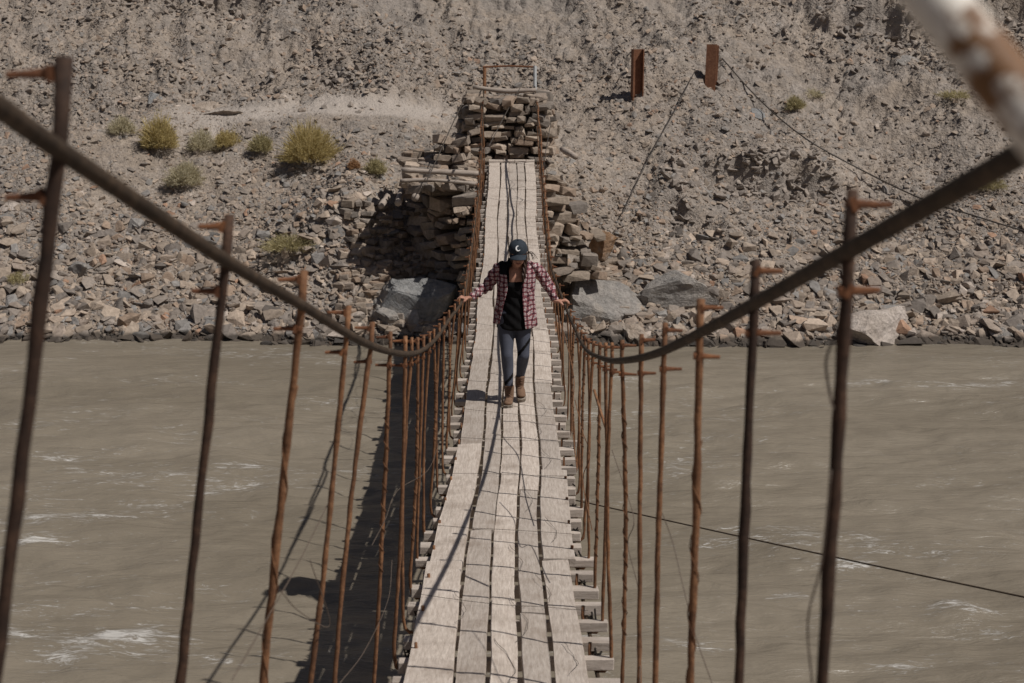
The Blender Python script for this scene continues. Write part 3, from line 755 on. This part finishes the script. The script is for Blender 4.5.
lw([(575, 400, 9.4), (582, 430, 9), (590, 455, 8.4), (583, 480, 8.5), (592, 530, 7.8)], .003, 'rust')
lw([(594, 390, 7.6), (600, 410, 7.5), (607, 432, 7.4)], .008, 'rust')
lw([(560, 320, 12.5), (567, 345, 11.5), (574, 380, 10.8), (572, 420, 10), (577, 470, 9)], .004, 'rust')
for sgn in (-1, 1):                 # tangled rusty wire along the far hand cable
    for q in range(9):
        y0 = random.uniform(13.5, 24); pts = []
        for k in range(8):
            yy = y0+k*.28; c = cable_at(sgn, min(27, yy)); pts.append(c+Vector((random.uniform(-.05, .05), 0, random.uniform(-.5, .02))))
        bm = bmesh.new(); tube(bm, catmull(pts, 3), .003, 4); part('loose_wire', bm, 'rust')
bpy.context.view_layer.update()

# ------------------------------------------------------------------ far portal, posts, guys
pf = thing('portal_frame', (0, 28.4, 4.3), 'slim pale steel portal with a rusty crossbar on top of the far abutment', 'portal frame')
for (a, b) in (((484.5, 96), (484.5, 68)), ((535, 96), (535, 66))):
    bm = bmesh.new(); p0 = PD(a[0], a[1], 28.5); p1 = PD(b[0], b[1], 28.5); tube(bm, [p0, p1], .035, 8)
    o = obj('post', bm, M['greysteel'] if a[0] > 500 else M['rust'], pf); o.location = -pf.location
bm = bmesh.new(); tube(bm, [PD(483, 67, 28.5), PD(510, 66, 28.5), PD(536, 67, 28.5)], .018, 6); o = obj('crossbar', bm, M['rustb'], pf); o.location = -pf.location
def ibeam(px, py, h, yaw, tx, ty, label):
    p = ground_hit(px, py); t_ = thing('anchor_post', p, label, 'anchor post', 'rusty steel beams standing on the slope')
    bm = bmesh.new(); W_, Dp, th = .22, .24, .022
    rt = Matrix.Rotation(yaw, 3, 'Z') @ Matrix.Rotation(ty, 3, 'Y') @ Matrix.Rotation(tx, 3, 'X')
    for c, s in (((-W_/2, 0, h/2-.15), (th, Dp, h+.3)), ((W_/2, 0, h/2-.15), (th, Dp, h+.3)), ((0, .0, h/2-.15), (W_-th-.004, th, h+.296))):
        box(bm, rt @ Vector(c), s, rt)
    o = obj('steel_beam', bm, M['rust2'], t_); return t_
M['rust2'] = mk_rust('orange_brown_rust', (.13, .055, .03), (.22, .10, .055), (.32, .16, .09))
ibeam(637, 95, 1.0, .15, 0, .0, 'rusty channel beam standing upright with its dark hollow towards the bridge')
ibeam(711, 83, .85, 1.25, .0, .12, 'thinner rusty beam leaning slightly, right of the hollow beam')
def on_slope(px, py, up=.08):
    p = ground_hit(px, py); v = (camo.location-p).normalized(); return p+Vector((0, 0, up))*1.0+v*.1
def guy(pts, r, label, mat='dwire', name='guy_cable'):
    c = catmull(pts, 8); bm = bmesh.new(); tube(bm, c, r, 6); o = obj(name, bm, M[mat]); tag(o, label, 'cable', 'guy cables')
guy([on_slope(*p) for p in ((722, 62), (760, 104), (805, 142), (860, 173), (920, 202), (975, 220), (1024, 235), (1120, 262))], .016, 'dark cable slanting down the slope from the leaning beam to the right edge')
guy([on_slope(*p) for p in ((694, 76), (676, 112), (656, 148), (637, 186), (622, 218))], .010, 'thin dark cable running down the slope right of the abutment')
guy([PD(464, 100, 27.5), PD(452, 125, 26.8), PD(440, 152, 26.0), PD(427, 180, 25.4)], .010, 'dark cable hanging down the left side of the stone abutment')
guy([PD(520, 88, 27.7), PD(505, 115, 27.1), PD(489, 146, 26.6)], .008, 'thin cable crossing the abutment stones behind the left handrail')
guy([PD(551, 122, 27.4), PD(546, 150, 26.9), PD(543, 172, 26.3)], .007, 'thin cable just right of the bridge deck end')
a = Vector((.46, 9.75, dz(9.75)-.09)); e = Vector((6.5, 1.0, CZ-1.72)); m_ = (a+e)/2-Vector((0, 0, .03))
guy([a, a.lerp(m_, .5)-Vector((0, 0, .012)), m_, m_.lerp(e, .5), e], .005, 'thin dark wind guy stretched above the water to the right', 'cable')
bm = bmesh.new(); tube(bm, [e+Vector((0, 0, -.9)), e+Vector((.0, 0, .12))], .05, 8); tag(obj('anchor_stake', bm, M['rust']), 'rusty stake on the near bank holding the wind guy', 'stake')
# near white pipe strut
bm = bmesh.new(); q0 = PD(880, -70, .86); q1 = PD(1075, 170, .80); dirv = (q1-q0).normalized()
tube(bm, [q0-dirv*.35, q0, q0.lerp(q1, .5), q1, q1+dirv*1.6], .0175, 16); tag(obj('steel_pipe', bm, M['pipe'], None, True), 'white painted steel pipe with flaking rust crossing the upper right corner', 'pipe')

# ------------------------------------------------------------------ shrubs
def shrub(px, py, wd, ht, ca, cb, label, n=1500, droop=.3):
    p = ground_hit(px, py); rnd = random.Random(px*7+py); Vv = []; Ff = []; Cc = []
    for i in range(n):
        a = rnd.uniform(0, 2*math.pi); rr = math.sqrt(rnd.random())*.5; el = rnd.random()
        bx, by = .12*wd*math.cos(a)*rnd.random(), .12*wd*math.sin(a)*rnd.random()
        # tip inside an uneven dome
        lump = 1+.22*math.sin(a*3+px)+.15*math.sin(a*7+py)
        tx = math.cos(a)*rr*wd*lump; ty = math.sin(a)*rr*wd*lump; tz = ht*math.sqrt(max(.02, 1-(rr*2)**2*.85))*rnd.uniform(.25, 1.12); ex = 1.28 if rnd.random() < .05 else 1; tx *= ex; ty *= ex; tz *= ex; jx = rnd.gauss(0, .05); tx += jx*wd; ty += rnd.gauss(0, .05)*wd
        k0 = rnd.uniform(.45, .85); s = Vector((bx+(tx-bx)*k0, by+(ty-by)*k0, tz*k0**(.8))); e_ = Vector((tx, ty, tz))
        L = (e_-s); side = L.cross(Vector([rnd.gauss(0, 1) for _ in range(3)])).normalized()*rnd.uniform(.004, .009)
        b0 = len(Vv); mdl = s.lerp(e_, .5)+Vector((0, 0, .02))
        Vv += [s-side*.6, s+side*.6, mdl+side, mdl-side, e_]
        Ff += [(b0, b0+1, b0+2), (b0, b0+2, b0+3), (b0+3, b0+2, b0+4)]
        f = rnd.random(); col = [ca[j]*(1-f)+cb[j]*f for j in range(3)]; Cc += [col]*5
        # leaflets
        for q in range(5):
            c = s.lerp(e_, rnd.uniform(0, 1.05))+Vector([rnd.gauss(0, .018) for _ in range(3)]); b0 = len(Vv); u = Vector([rnd.gauss(0, 1) for _ in range(3)]).normalized()*rnd.uniform(.012, .024); w_ = u.cross(Vector([rnd.gauss(0, 1) for _ in range(3)])).normalized()*.010
            Vv += [c-u, c+w_, c+u]; Ff += [(b0, b0+1, b0+2)]; Cc += [col]*3
    o = np_mesh('shrub', np.array([v[:] for v in Vv]), np.array(Ff), M['leaf'], False, np.array(Cc)); o.location = p-Vector((0, 0, .02))
    tag(o, label, 'shrub', 'dry shrubs on the far slope')
mm = NM('dry_shrub_foliage'); mm.col(mm.attr('rockcol').outputs['Color']); mm.rough(.8); M['leaf'] = mm.m
tr = mm.n.new('ShaderNodeBsdfTranslucent'); mx = mm.n.new('ShaderNodeMixShader'); mx.inputs[0].default_value = .45
mm.l.new(mm.attr('rockcol').outputs['Color'], tr.inputs[0]); mm.l.new(mm.b.outputs[0], mx.inputs[1]); mm.l.new(tr.outputs[0], mx.inputs[2]); mm.l.new(mx.outputs[0], mm.n['Material Output'].inputs[0])
YE = ((.38, .30, .12), (.64, .53, .27)); GR = ((.28, .24, .12), (.56, .49, .28)); PL_ = ((.44, .39, .26), (.62, .56, .40)); OR = ((.36, .2, .10), (.46, .28, .15))
shrub(310, 164, 1.15, .82, *YE, 'largest round yellow shrub nearest the abutment path', 2600)
shrub(161, 150, .80, .70, *YE, 'bright yellow rounded shrub, second largest, on the left slope', 1900)
shrub(122, 134, .60, .40, *PL_, 'small faded shrub left of the bright yellow rounded one', 700)
shrub(202, 152, .62, .50, *PL_, 'thin straw coloured shrub just right of the bright yellow rounded one', 700)
shrub(227, 147, .60, .36, *YE, 'low wide yellow shrub in the middle of the row', 800)
shrub(262, 152, .55, .40, *GR, 'greenish spiky shrub left of the largest shrub', 800)
shrub(186, 186, .78, .50, *PL_, 'pale grey green shrub standing below the row', 1400)
shrub(292, 250, 1.1, .34, *GR, 'low spreading green shrub on the middle of the left scree', 1000)
shrub(376, 174, .45, .32, *GR, 'small green shrub beside the left end of the abutment', 600)
shrub(354, 168, .22, .18, *OR, 'tiny orange dried plant right of the largest shrub', 400)
shrub(795, 110, .42, .34, *GR, 'small dark green shrub right of the slate stone', 500)
shrub(812, 97, .5, .2, *PL_, 'sparse pale tuft above the small dark green shrub', 260)
shrub(990, 190, .6, .34, *GR, 'green shrub near the right edge above the scree', 500)
shrub(955, 98, .7, .2, *GR, 'faint low tuft beneath the white pipe', 300)
shrub(18, 282, .5, .2, *GR, 'faint green tuft by the left edge', 250)

# ------------------------------------------------------------------ person
def evaluated(bm, voxel, smooth_it=4, fac=.6):
    me = bpy.data.meshes.new('tmp'); bm.to_mesh(me); bm.free(); o = bpy.data.objects.new('tmp', me); C.objects.link(o)
    m1 = o.modifiers.new('r', 'REMESH'); m1.mode = 'VOXEL'; m1.voxel_size = voxel
    if smooth_it: m2 = o.modifiers.new('s', 'SMOOTH'); m2.iterations = smooth_it; m2.factor = fac
    bpy.context.view_layer.update(); dg = bpy.context.evaluated_depsgraph_get()
    res = bpy.data.meshes.new_from_object(o.evaluated_get(dg)); bpy.data.objects.remove(o)
    res.polygons.foreach_set('use_smooth', [True]*len(res.polygons)); return res
UNIT = bmesh.new(); bmesh.ops.create_icosphere(UNIT, subdivisions=3, radius=1); UV_ = [v.co.copy() for v in UNIT.verts]; UNIT.free()
def cap_(bm, a, ra, b, rb):        # hull of two ellipsoids: r is a number or (rx,ry,rz)
    t_ = bmesh.new()
    for p, r in ((a, ra), (b, rb)):
        r = r if hasattr(r, '__len__') else (r, r, r); p = Vector(p)
        for u in UV_: t_.verts.new((p.x+u.x*r[0], p.y+u.y*r[1], p.z+u.z*r[2]))
    bmesh.ops.convex_hull(t_, input=t_.verts[:])
    bmesh.ops.delete(t_, geom=[v for v in t_.verts if not v.link_faces], context='VERTS')
    me = bpy.data.meshes.new('h'); t_.to_mesh(me); t_.free(); bm.from_mesh(me); bpy.data.meshes.remove(me)
def chain(bm, L):
    for (a, ra), (b, rb) in zip(L, L[1:]): cap_(bm, a, ra, b, rb)
PY = 12.72
pr = thing('person', (0, PY, dz(PY)+.014), 'person in red plaid shirt and dark cap walking the planks, both hands on cables', 'person')
def pm_(name, me, mat):
    me.materials.clear(); return link(name, me, M[mat], pr)
HD = Vector((.055, -.10, 1.385)); HR = Matrix.Rotation(R(15), 3, 'X')
handL = cable_at(-1, PY-.08)-Vector(pr.location); handR = cable_at(1, PY-.08)-Vector(pr.location)
shL = Vector((-.125, .0, 1.265)); shR = Vector((.215, .0, 1.265))
shC = (shL+shR)/2
wrL = handL+Vector((.085, .0, .035)); wrR = handR+Vector((-.085, .0, .035))
elL = Vector((-.215, .055, 1.075)); elR = Vector((.325, .055, 1.085))
hipL = Vector((-.055, .01, .78)); hipR = Vector((.095, .01, .78)); knL = Vector((-.045, -.09, .45)); knR = Vector((.105, -.035, .44))
anL = Vector((-.025, -.10, .11)); anR = Vector((.07, .14, .15))
bm = bmesh.new()
chain(bm, [((.02, .0, .80), (.15, .10, .09)), ((.03, .0, .98), (.115, .085, .07)), ((.04, 0, 1.15), (.13, .095, .08)), ((.045, .0, 1.225), (.10, .075, .05))])
chain(bm, [((.045, .01, 1.24), .055), ((.05, -.05, 1.32), .047)])
for sh, el, wr in ((shL, elL, wrL), (shR, elR, wrR)): chain(bm, [(sh+(shC-sh)*.25+Vector((0, 0, -.03)), .036), (el, .034), (wr, .024)])
for hp, kn, an in ((hipL, knL, anL), (hipR, knR, anR)): chain(bm, [(hp, .07), (kn, .036), (kn.lerp(an, .3), .034), (an, .026)])
# head: skull, jaw, nose, lips, ears, eye hollows under the visor
chain(bm, [(HD+HR @ Vector((0, .025, .035)), (.070, .088, .078)), (HD+HR @ Vector((0, -.035, -.045)), (.048, .045, .05))])
chain(bm, [(HD+HR @ Vector((0, -.05, -.085)), (.025, .022, .018)), (HD+HR @ Vector((0, -.04, -.05)), (.04, .03, .03))])
chain(bm, [(HD+HR @ Vector((0, -.085, .015)), (.010, .012, .012)), (HD+HR @ Vector((0, -.103, -.022)), (.014, .012, .010))])
chain(bm, [(HD+HR @ Vector((-.018, -.080, -.056)), (.009, .007, .006)), (HD+HR @ Vector((.018, -.080, -.056)), (.009, .007, .006))])
for s in (-1, 1):
    chain(bm, [(HD+HR @ Vector((s*.072, .01, .0)), (.008, .016, .026)), (HD+HR @ Vector((s*.074, .012, -.018)), (.007, .012, .012))])
    chain(bm, [(HD+HR @ Vector((s*.028, -.068, .018)), (.012, .010, .009)), (HD+HR @ Vector((s*.034, -.066, .018)), (.010, .010, .008))])
# hands closed over the cables
for s, hd, wr in ((-1, handL, wrL), (1, handR, wrR)):
    palm = hd+Vector((-s*.030, 0, .030))
    cap_(bm, wr, (.021, .024, .017), palm, (.026, .038, .014))
    for k, (oy, ln) in enumerate(((-.033, .88), (-.011, 1.0), (.011, .95), (.032, .76))):
        k0 = palm+Vector((s*.014, oy, .004)); k1 = k0+Vector((s*.030*ln, oy*.25, .006)); k2 = k1+Vector((s*.022*ln, 0, -.016)); k3 = k2+Vector((s*.006, 0, -.022*ln))
        chain(bm, [(k0, .0095), (k1, .0088), (k2, .0082), (k3, .0072)])
    t0 = palm+Vector((-s*.012, -.030, -.006)); chain(bm, [(t0, .012), (t0+Vector((s*.018, -.014, -.014)), .0105), (t0+Vector((s*.034, -.010, -.030)), .009)])
body = pm_('body', evaluated(bm, .0045, 3, .5), 'skin')
# leggings
bm = bmesh.new()
for hp, kn, an in ((hipL, knL, anL), (hipR, knR, anR)):
    side = -1 if hp is hipL else 1
    cap_(bm, hp+Vector((side*.005, 0, .03)), (.088, .095, .06), hp.lerp(kn, .35), (.077, .08, .06))
    chain(bm, [(hp.lerp(kn, .35), .077), (hp.lerp(kn, .85), .058), (kn, .056), (kn.lerp(an, .3)+Vector((0, .014, 0)), .054), (kn.lerp(an, .65)+Vector((0, .008, 0)), .043), (an.lerp(kn, .05), .037)])
cap_(bm, (-.01, .0, .84), (.13, .10, .07), (.05, 0, .84), (.13, .10, .07))
lm = evaluated(bm, .007, 3, .5); lm.materials.clear(); lg = link('leggings', lm, [M['legging'], M['black']], pr)
for pl_ in lm.polygons:            # black diagonal bands sewn into the cloth
    c = pl_.center
    if c.x < .027: d_ = (c.z-.235)-(c.x-anL.x)*1.15; on = abs(d_) < .020 and c.z < .40
    else: d_ = (c.z-.515)-(c.x-knR.x)*1.25; on = abs(d_) < .020
    pl_.material_index = 1 if on else 0
# black long top
bm = bmesh.new()
chain(bm, [((.022, 0, .70), (.165, .125, .03)), ((.028, 0, .84), (.150, .115, .06)), ((.035, -.005, .99), (.128, .100, .06)), ((.042, -.012, 1.09), (.137, .112, .05)), ((.045, -.002, 1.125), (.130, .098, .02))])
for s in (-1, 1): chain(bm, [((.045+s*.075, -.06, 1.15), .025), ((.045+s*.085, -.01, 1.29), .018)])
me = evaluated(bm, .006, 3, .5)
for v in me.vertices:              # gathered folds
    c = v.co; f = .004*math.sin(c.z*60+c.x*20+3*math.sin(c.x*11))*(1 if c.z < 1.05 else .3); v.co.y -= f*(1 if c.y < 0 else -1)
pm_('tank_top', me, 'black')
# plaid shirt, open at the front
def shirt_torso():
    bm = bmesh.new(); Zs = [.72, .76, .82, .90, .98, 1.06, 1.14, 1.20, 1.25, 1.285, 1.31]; rx = [.205, .202, .195, .182, .172, .172, .178, .182, .172, .138, .082]; ry = [.145, .143, .138, .13, .125, .125, .13, .128, .115, .09, .065]
    open_l = [.62, .60, .55, .5, .44, .44, .48, .52, .54, .56, .6]; rings = []
    K = 44
    for i, z in enumerate(Zs):
        ring = []
        a0 = -math.pi/2+open_l[i]*(.72); a1 = 1.5*math.pi-open_l[i]*(1.35 if z < 1.0 else 1.05)
        for k in range(K+1):
            a = a0+(a1-a0)*k/K
            fold = 1+.035*math.sin(a*7+z*5)*(1-sstep(1.0, 1.25, z))+.018*math.sin(a*13+z*17)
            cx = .030+.015*(z-.7)/.6; drop = -.03*math.cos(a*1)*0
            hem = (.02*math.sin(a*2+.5)) if i < 2 else 0
            ring.append(bm.verts.new((cx+math.cos(a)*rx[i]*fold, -.0+math.sin(a)*ry[i]*fold, z+hem)))
        rings.append(ring)
    for a, b in zip(rings, rings[1:]):
        for k in range(K): bm.faces.new((a[k], a[k+1], b[k+1], b[k]))
    return bm
bm = shirt_torso(); me0 = bpy.data.meshes.new('t'); bm.to_mesh(me0); bm.free()
o = bpy.data.objects.new('t', me0); C.objects.link(o); md = o.modifiers.new('s', 'SOLIDIFY'); md.thickness = .008; md.offset = -1
md = o.modifiers.new('u', 'SUBSURF'); md.levels = 1; md.render_levels = 1
bpy.context.view_layer.update(); tm = bpy.data.meshes.new_from_object(o.evaluated_get(bpy.context.evaluated_depsgraph_get())); bpy.data.objects.remove(o)
bm = bmesh.new()
for s, sh, el, wr in ((-1, shL, elL, wrL), (1, shR, elR, wrR)):
    inn = sh+Vector((-s*.05, 0, .0)); w2 = el.lerp(wr, .88)
    chain(bm, [(inn, (.05, .06, .042)), (sh+Vector((-s*.008, 0, -.02)), (.052, .06, .052)), (sh.lerp(el, .55), .055), (el, .054), (el.lerp(wr, .4), .046), (w2, .036)])
sm_ = evaluated(bm, .007, 4, .5)
for v in sm_.vertices:
    c = v.co; n = v.normal; v.co = c+n*.007*math.sin(c.x*75+c.z*50+2*math.sin(c.y*20))
bm = bmesh.new(); bm.from_mesh(tm); bm.from_mesh(sm_)
for s in (-1, 1):                  # collar flaps and placket
    c = [Vector((.045+s*.055, .03, 1.325)), Vector((.045+s*.062, -.05, 1.315)), Vector((.045+s*.075, -.085, 1.27))]
    tube(bm, c, [.028, .026, .012], 8, sx=.35, sy=1)
sh_o = obj('plaid_shirt', bm, M['plaid'], pr, True)
sh_o.data.materials.append(M['patch'])
for pl_ in sh_o.data.polygons:     # black wool panel sewn over one shoulder
    c = pl_.center
    if -.115 < c.x < .01 and c.z > 1.185 and c.y < .03: pl_.material_index = 1
# boots
for an, lift, yaw, pit in ((anL, 0, -.08, 0.0), (anR, .0, .12, .30)):
    bm = bmesh.new(); rt = Matrix.Rotation(yaw, 3, 'Z') @ Matrix.Rotation(pit, 3, 'X'); base = Vector((an.x, an.y, 0))
    def q(x, y, z): 
        v = rt @ Vector((x, y, z-.02)); return base+v+Vector((0, 0, .02+lift+(.05 if pit else 0)))
    chain(bm, [(q(0, 0, .165), (.046, .050, .012)), (q(0, .002, .10), (.043, .05, .03)), (q(0, .01, .05), (.040, .05, .03))])
    chain(bm, [(q(0, .01, .05), (.038, .048, .03)), (q(0, -.07, .055), (.042, .04, .028)), (q(0, -.135, .042), (.042, .045, .022))])
    me = evaluated(bm, .005, 3, .5); bt = pm_('boot', me, 'boot')
    bm = bmesh.new()
    pts = [(0, .062), (.030, .05), (.034, 0), (.040, -.08), (.046, -.13), (.035, -.175), (0, -.188), (-.035, -.175), (-.044, -.13), (-.040, -.08), (-.034, 0), (-.030, .05)]
    lo = [bm.verts.new(q(x, y, .0)) for x, y in pts]; hi = [bm.verts.new(q(x*1.03, y*1.02, .028)) for x, y in pts]
    bm.faces.new(lo[::-1]); bm.faces.new(hi); n = len(pts)
    for k in range(n): bm.faces.new((lo[k], lo[(k+1) % n], hi[(k+1) % n], hi[k]))
    bmesh.ops.recalc_face_normals(bm, faces=bm.faces)
    s_ = obj('sole', bm, M['sole'], bt)
    bm = bmesh.new()
    for k in range(5):
        z = .075+.024*k; y = -.075+.009*k; yy = -.056 if k > 1 else -.085+.01*k
        tube(bm, [q(-.022, yy+.006, z), q(0, yy-.006, z+.008), q(.022, yy+.006, z)], .0035, 5)
    obj('laces', bm, M['lace'], bt)
# cap with visor and crescent emblem
CR = Matrix.Rotation(R(17), 3, 'X'); CC = HD+HR @ Vector((0, .012, .048))
bm = bmesh.new(); rings = []
for i in range(9):
    th = i/8*math.pi*.5; ring = []
    for k in range(28):
        a = 2*math.pi*k/28; rr = math.cos(th); z = math.sin(th)**.85
        seam = 1-.010*(abs(math.sin(a*3)) < .12)
        ring.append(bm.verts.new(CC+CR @ Vector((math.cos(a)*.087*max(rr, .02)*seam, math.sin(a)*.100*max(rr, .02)*seam, z*.098-.012))))
    rings.append(ring)
for a, b in zip(rings, rings[1:]):
    for k in range(28): bm.faces.new((a[k], a[(k+1) % 28], b[(k+1) % 28], b[k]))
bm.faces.new(rings[-1])
q_ = bmesh.ops.create_icosphere(bm, subdivisions=2, radius=.008, matrix=Matrix.Translation(CC+CR @ Vector((0, 0, .088))))
cp = obj('cap', bm, M['navy'], pr, True)
bm = bmesh.new(); vt = []; vb = []
NA, NR = 14, 5
for i in range(NR+1):
    rt_, rb_ = [], []
    for k in range(NA+1):
        a = math.pi*(1.5)+(k/NA-.5)*2.2; ext = (i/NR)*.075*math.cos((k/NA-.5)*2.2*.72)**.6 if abs(k/NA-.5) < .499 else 0
        x = math.cos(a)*.086*(1+.0*i); y = math.sin(a)*.099-ext
        z = -.010-.20*ext-.35*x*x/.087
        rt_.append(bm.verts.new(CC+CR @ Vector((x, y, z)))); rb_.append(bm.verts.new(CC+CR @ Vector((x, y, z-.005))))
    vt.append(rt_); vb.append(rb_)
for i in range(NR):
    for k in range(NA):
        bm.faces.new((vt[i][k], vt[i][k+1], vt[i+1][k+1], vt[i+1][k])); bm.faces.new((vb[i][k], vb[i+1][k], vb[i+1][k+1], vb[i][k+1]))
for k in range(NA): bm.faces.new((vt[NR][k], vt[NR][k+1], vb[NR][k+1], vb[NR][k]))
bmesh.ops.recalc_face_normals(bm, faces=bm.faces); obj('visor', bm, M['navy'], cp, True)
bm = bmesh.new(); pts = []
for k in range(13):
    a = R(75)+k/12*R(250); u = .021*math.cos(a); v_ = .022*math.sin(a)
    th = R(32)+v_/.098; aa = -math.pi/2+u/.085
    pts.append(CC+CR @ Vector((math.cos(aa)*.092*math.cos(th), math.sin(aa)*.105*math.cos(th), (math.sin(th)**.85)*.103-.012)))
tube(bm, pts, [.002+.006*math.sin(math.pi*k/12) for k in range(13)], 8); obj('emblem', bm, M['white'], cp, True)
# hair: back of head, side tail falling in front of the shoulder, loose strands
bm = bmesh.new()
chain(bm, [(HD+HR @ Vector((0, .03, .02)), (.078, .085, .06)), (HD+HR @ Vector((.0, .055, -.06)), (.06, .05, .06))])
chain(bm, [(HD+HR @ Vector((.066, .01, -.02)), (.018, .035, .035)), (HD+HR @ Vector((.062, -.02, -.09)), (.020, .022, .03)), (Vector((.105, -.135, 1.20)), .021), (Vector((.098, -.135, 1.135)), .010)])
cap_(bm, HD+HR @ Vector((-.068, .005, .0)), (.012, .03, .03), HD+HR @ Vector((-.060, .0, -.05)), (.012, .025, .03))
hm = evaluated(bm, .005, 2, .5)
for v in hm.vertices: v.co += v.normal*.004*math.sin(v.co.x*260+v.co.z*60+v.co.y*90)
bm = bmesh.new(); bm.from_mesh(hm)
for k in range(7):
    s0 = HD+HR @ Vector((.065+random.uniform(-.01, .01), .01, .0+random.uniform(-.02, .02))); e1 = s0+Vector((random.uniform(.03, .08), random.uniform(-.02, .02), random.uniform(-.01, .03))); e2 = e1+Vector((random.uniform(0, .04), 0, -random.uniform(.04, .09)))
    tube(bm, catmull([s0, e1, e2], 5), .002, 4)
obj('hair', bm, M['hair'], pr, True)
# eyes and mouth, in the shade of the visor
bm = bmesh.new()
for s in (-1, 1): bmesh.ops.create_icosphere(bm, subdivisions=2, radius=1, matrix=Matrix.Translation(HD+HR @ Vector((s*.030, -.076, .016))) @ Matrix.Diagonal((.011, .004, .0035, 1)))
obj('eyes', bm, M['hair'], pr, True)
M['lip'] = mk_flat('lips', (.30, .09, .075), .5, .1)
bm = bmesh.new(); tube(bm, [HD+HR @ Vector((-.021, -.083, -.056)), HD+HR @ Vector((0, -.090, -.055)), HD+HR @ Vector((.021, -.083, -.056))], [.002, .005, .002], 6); obj('lips', bm, M['lip'], pr, True)
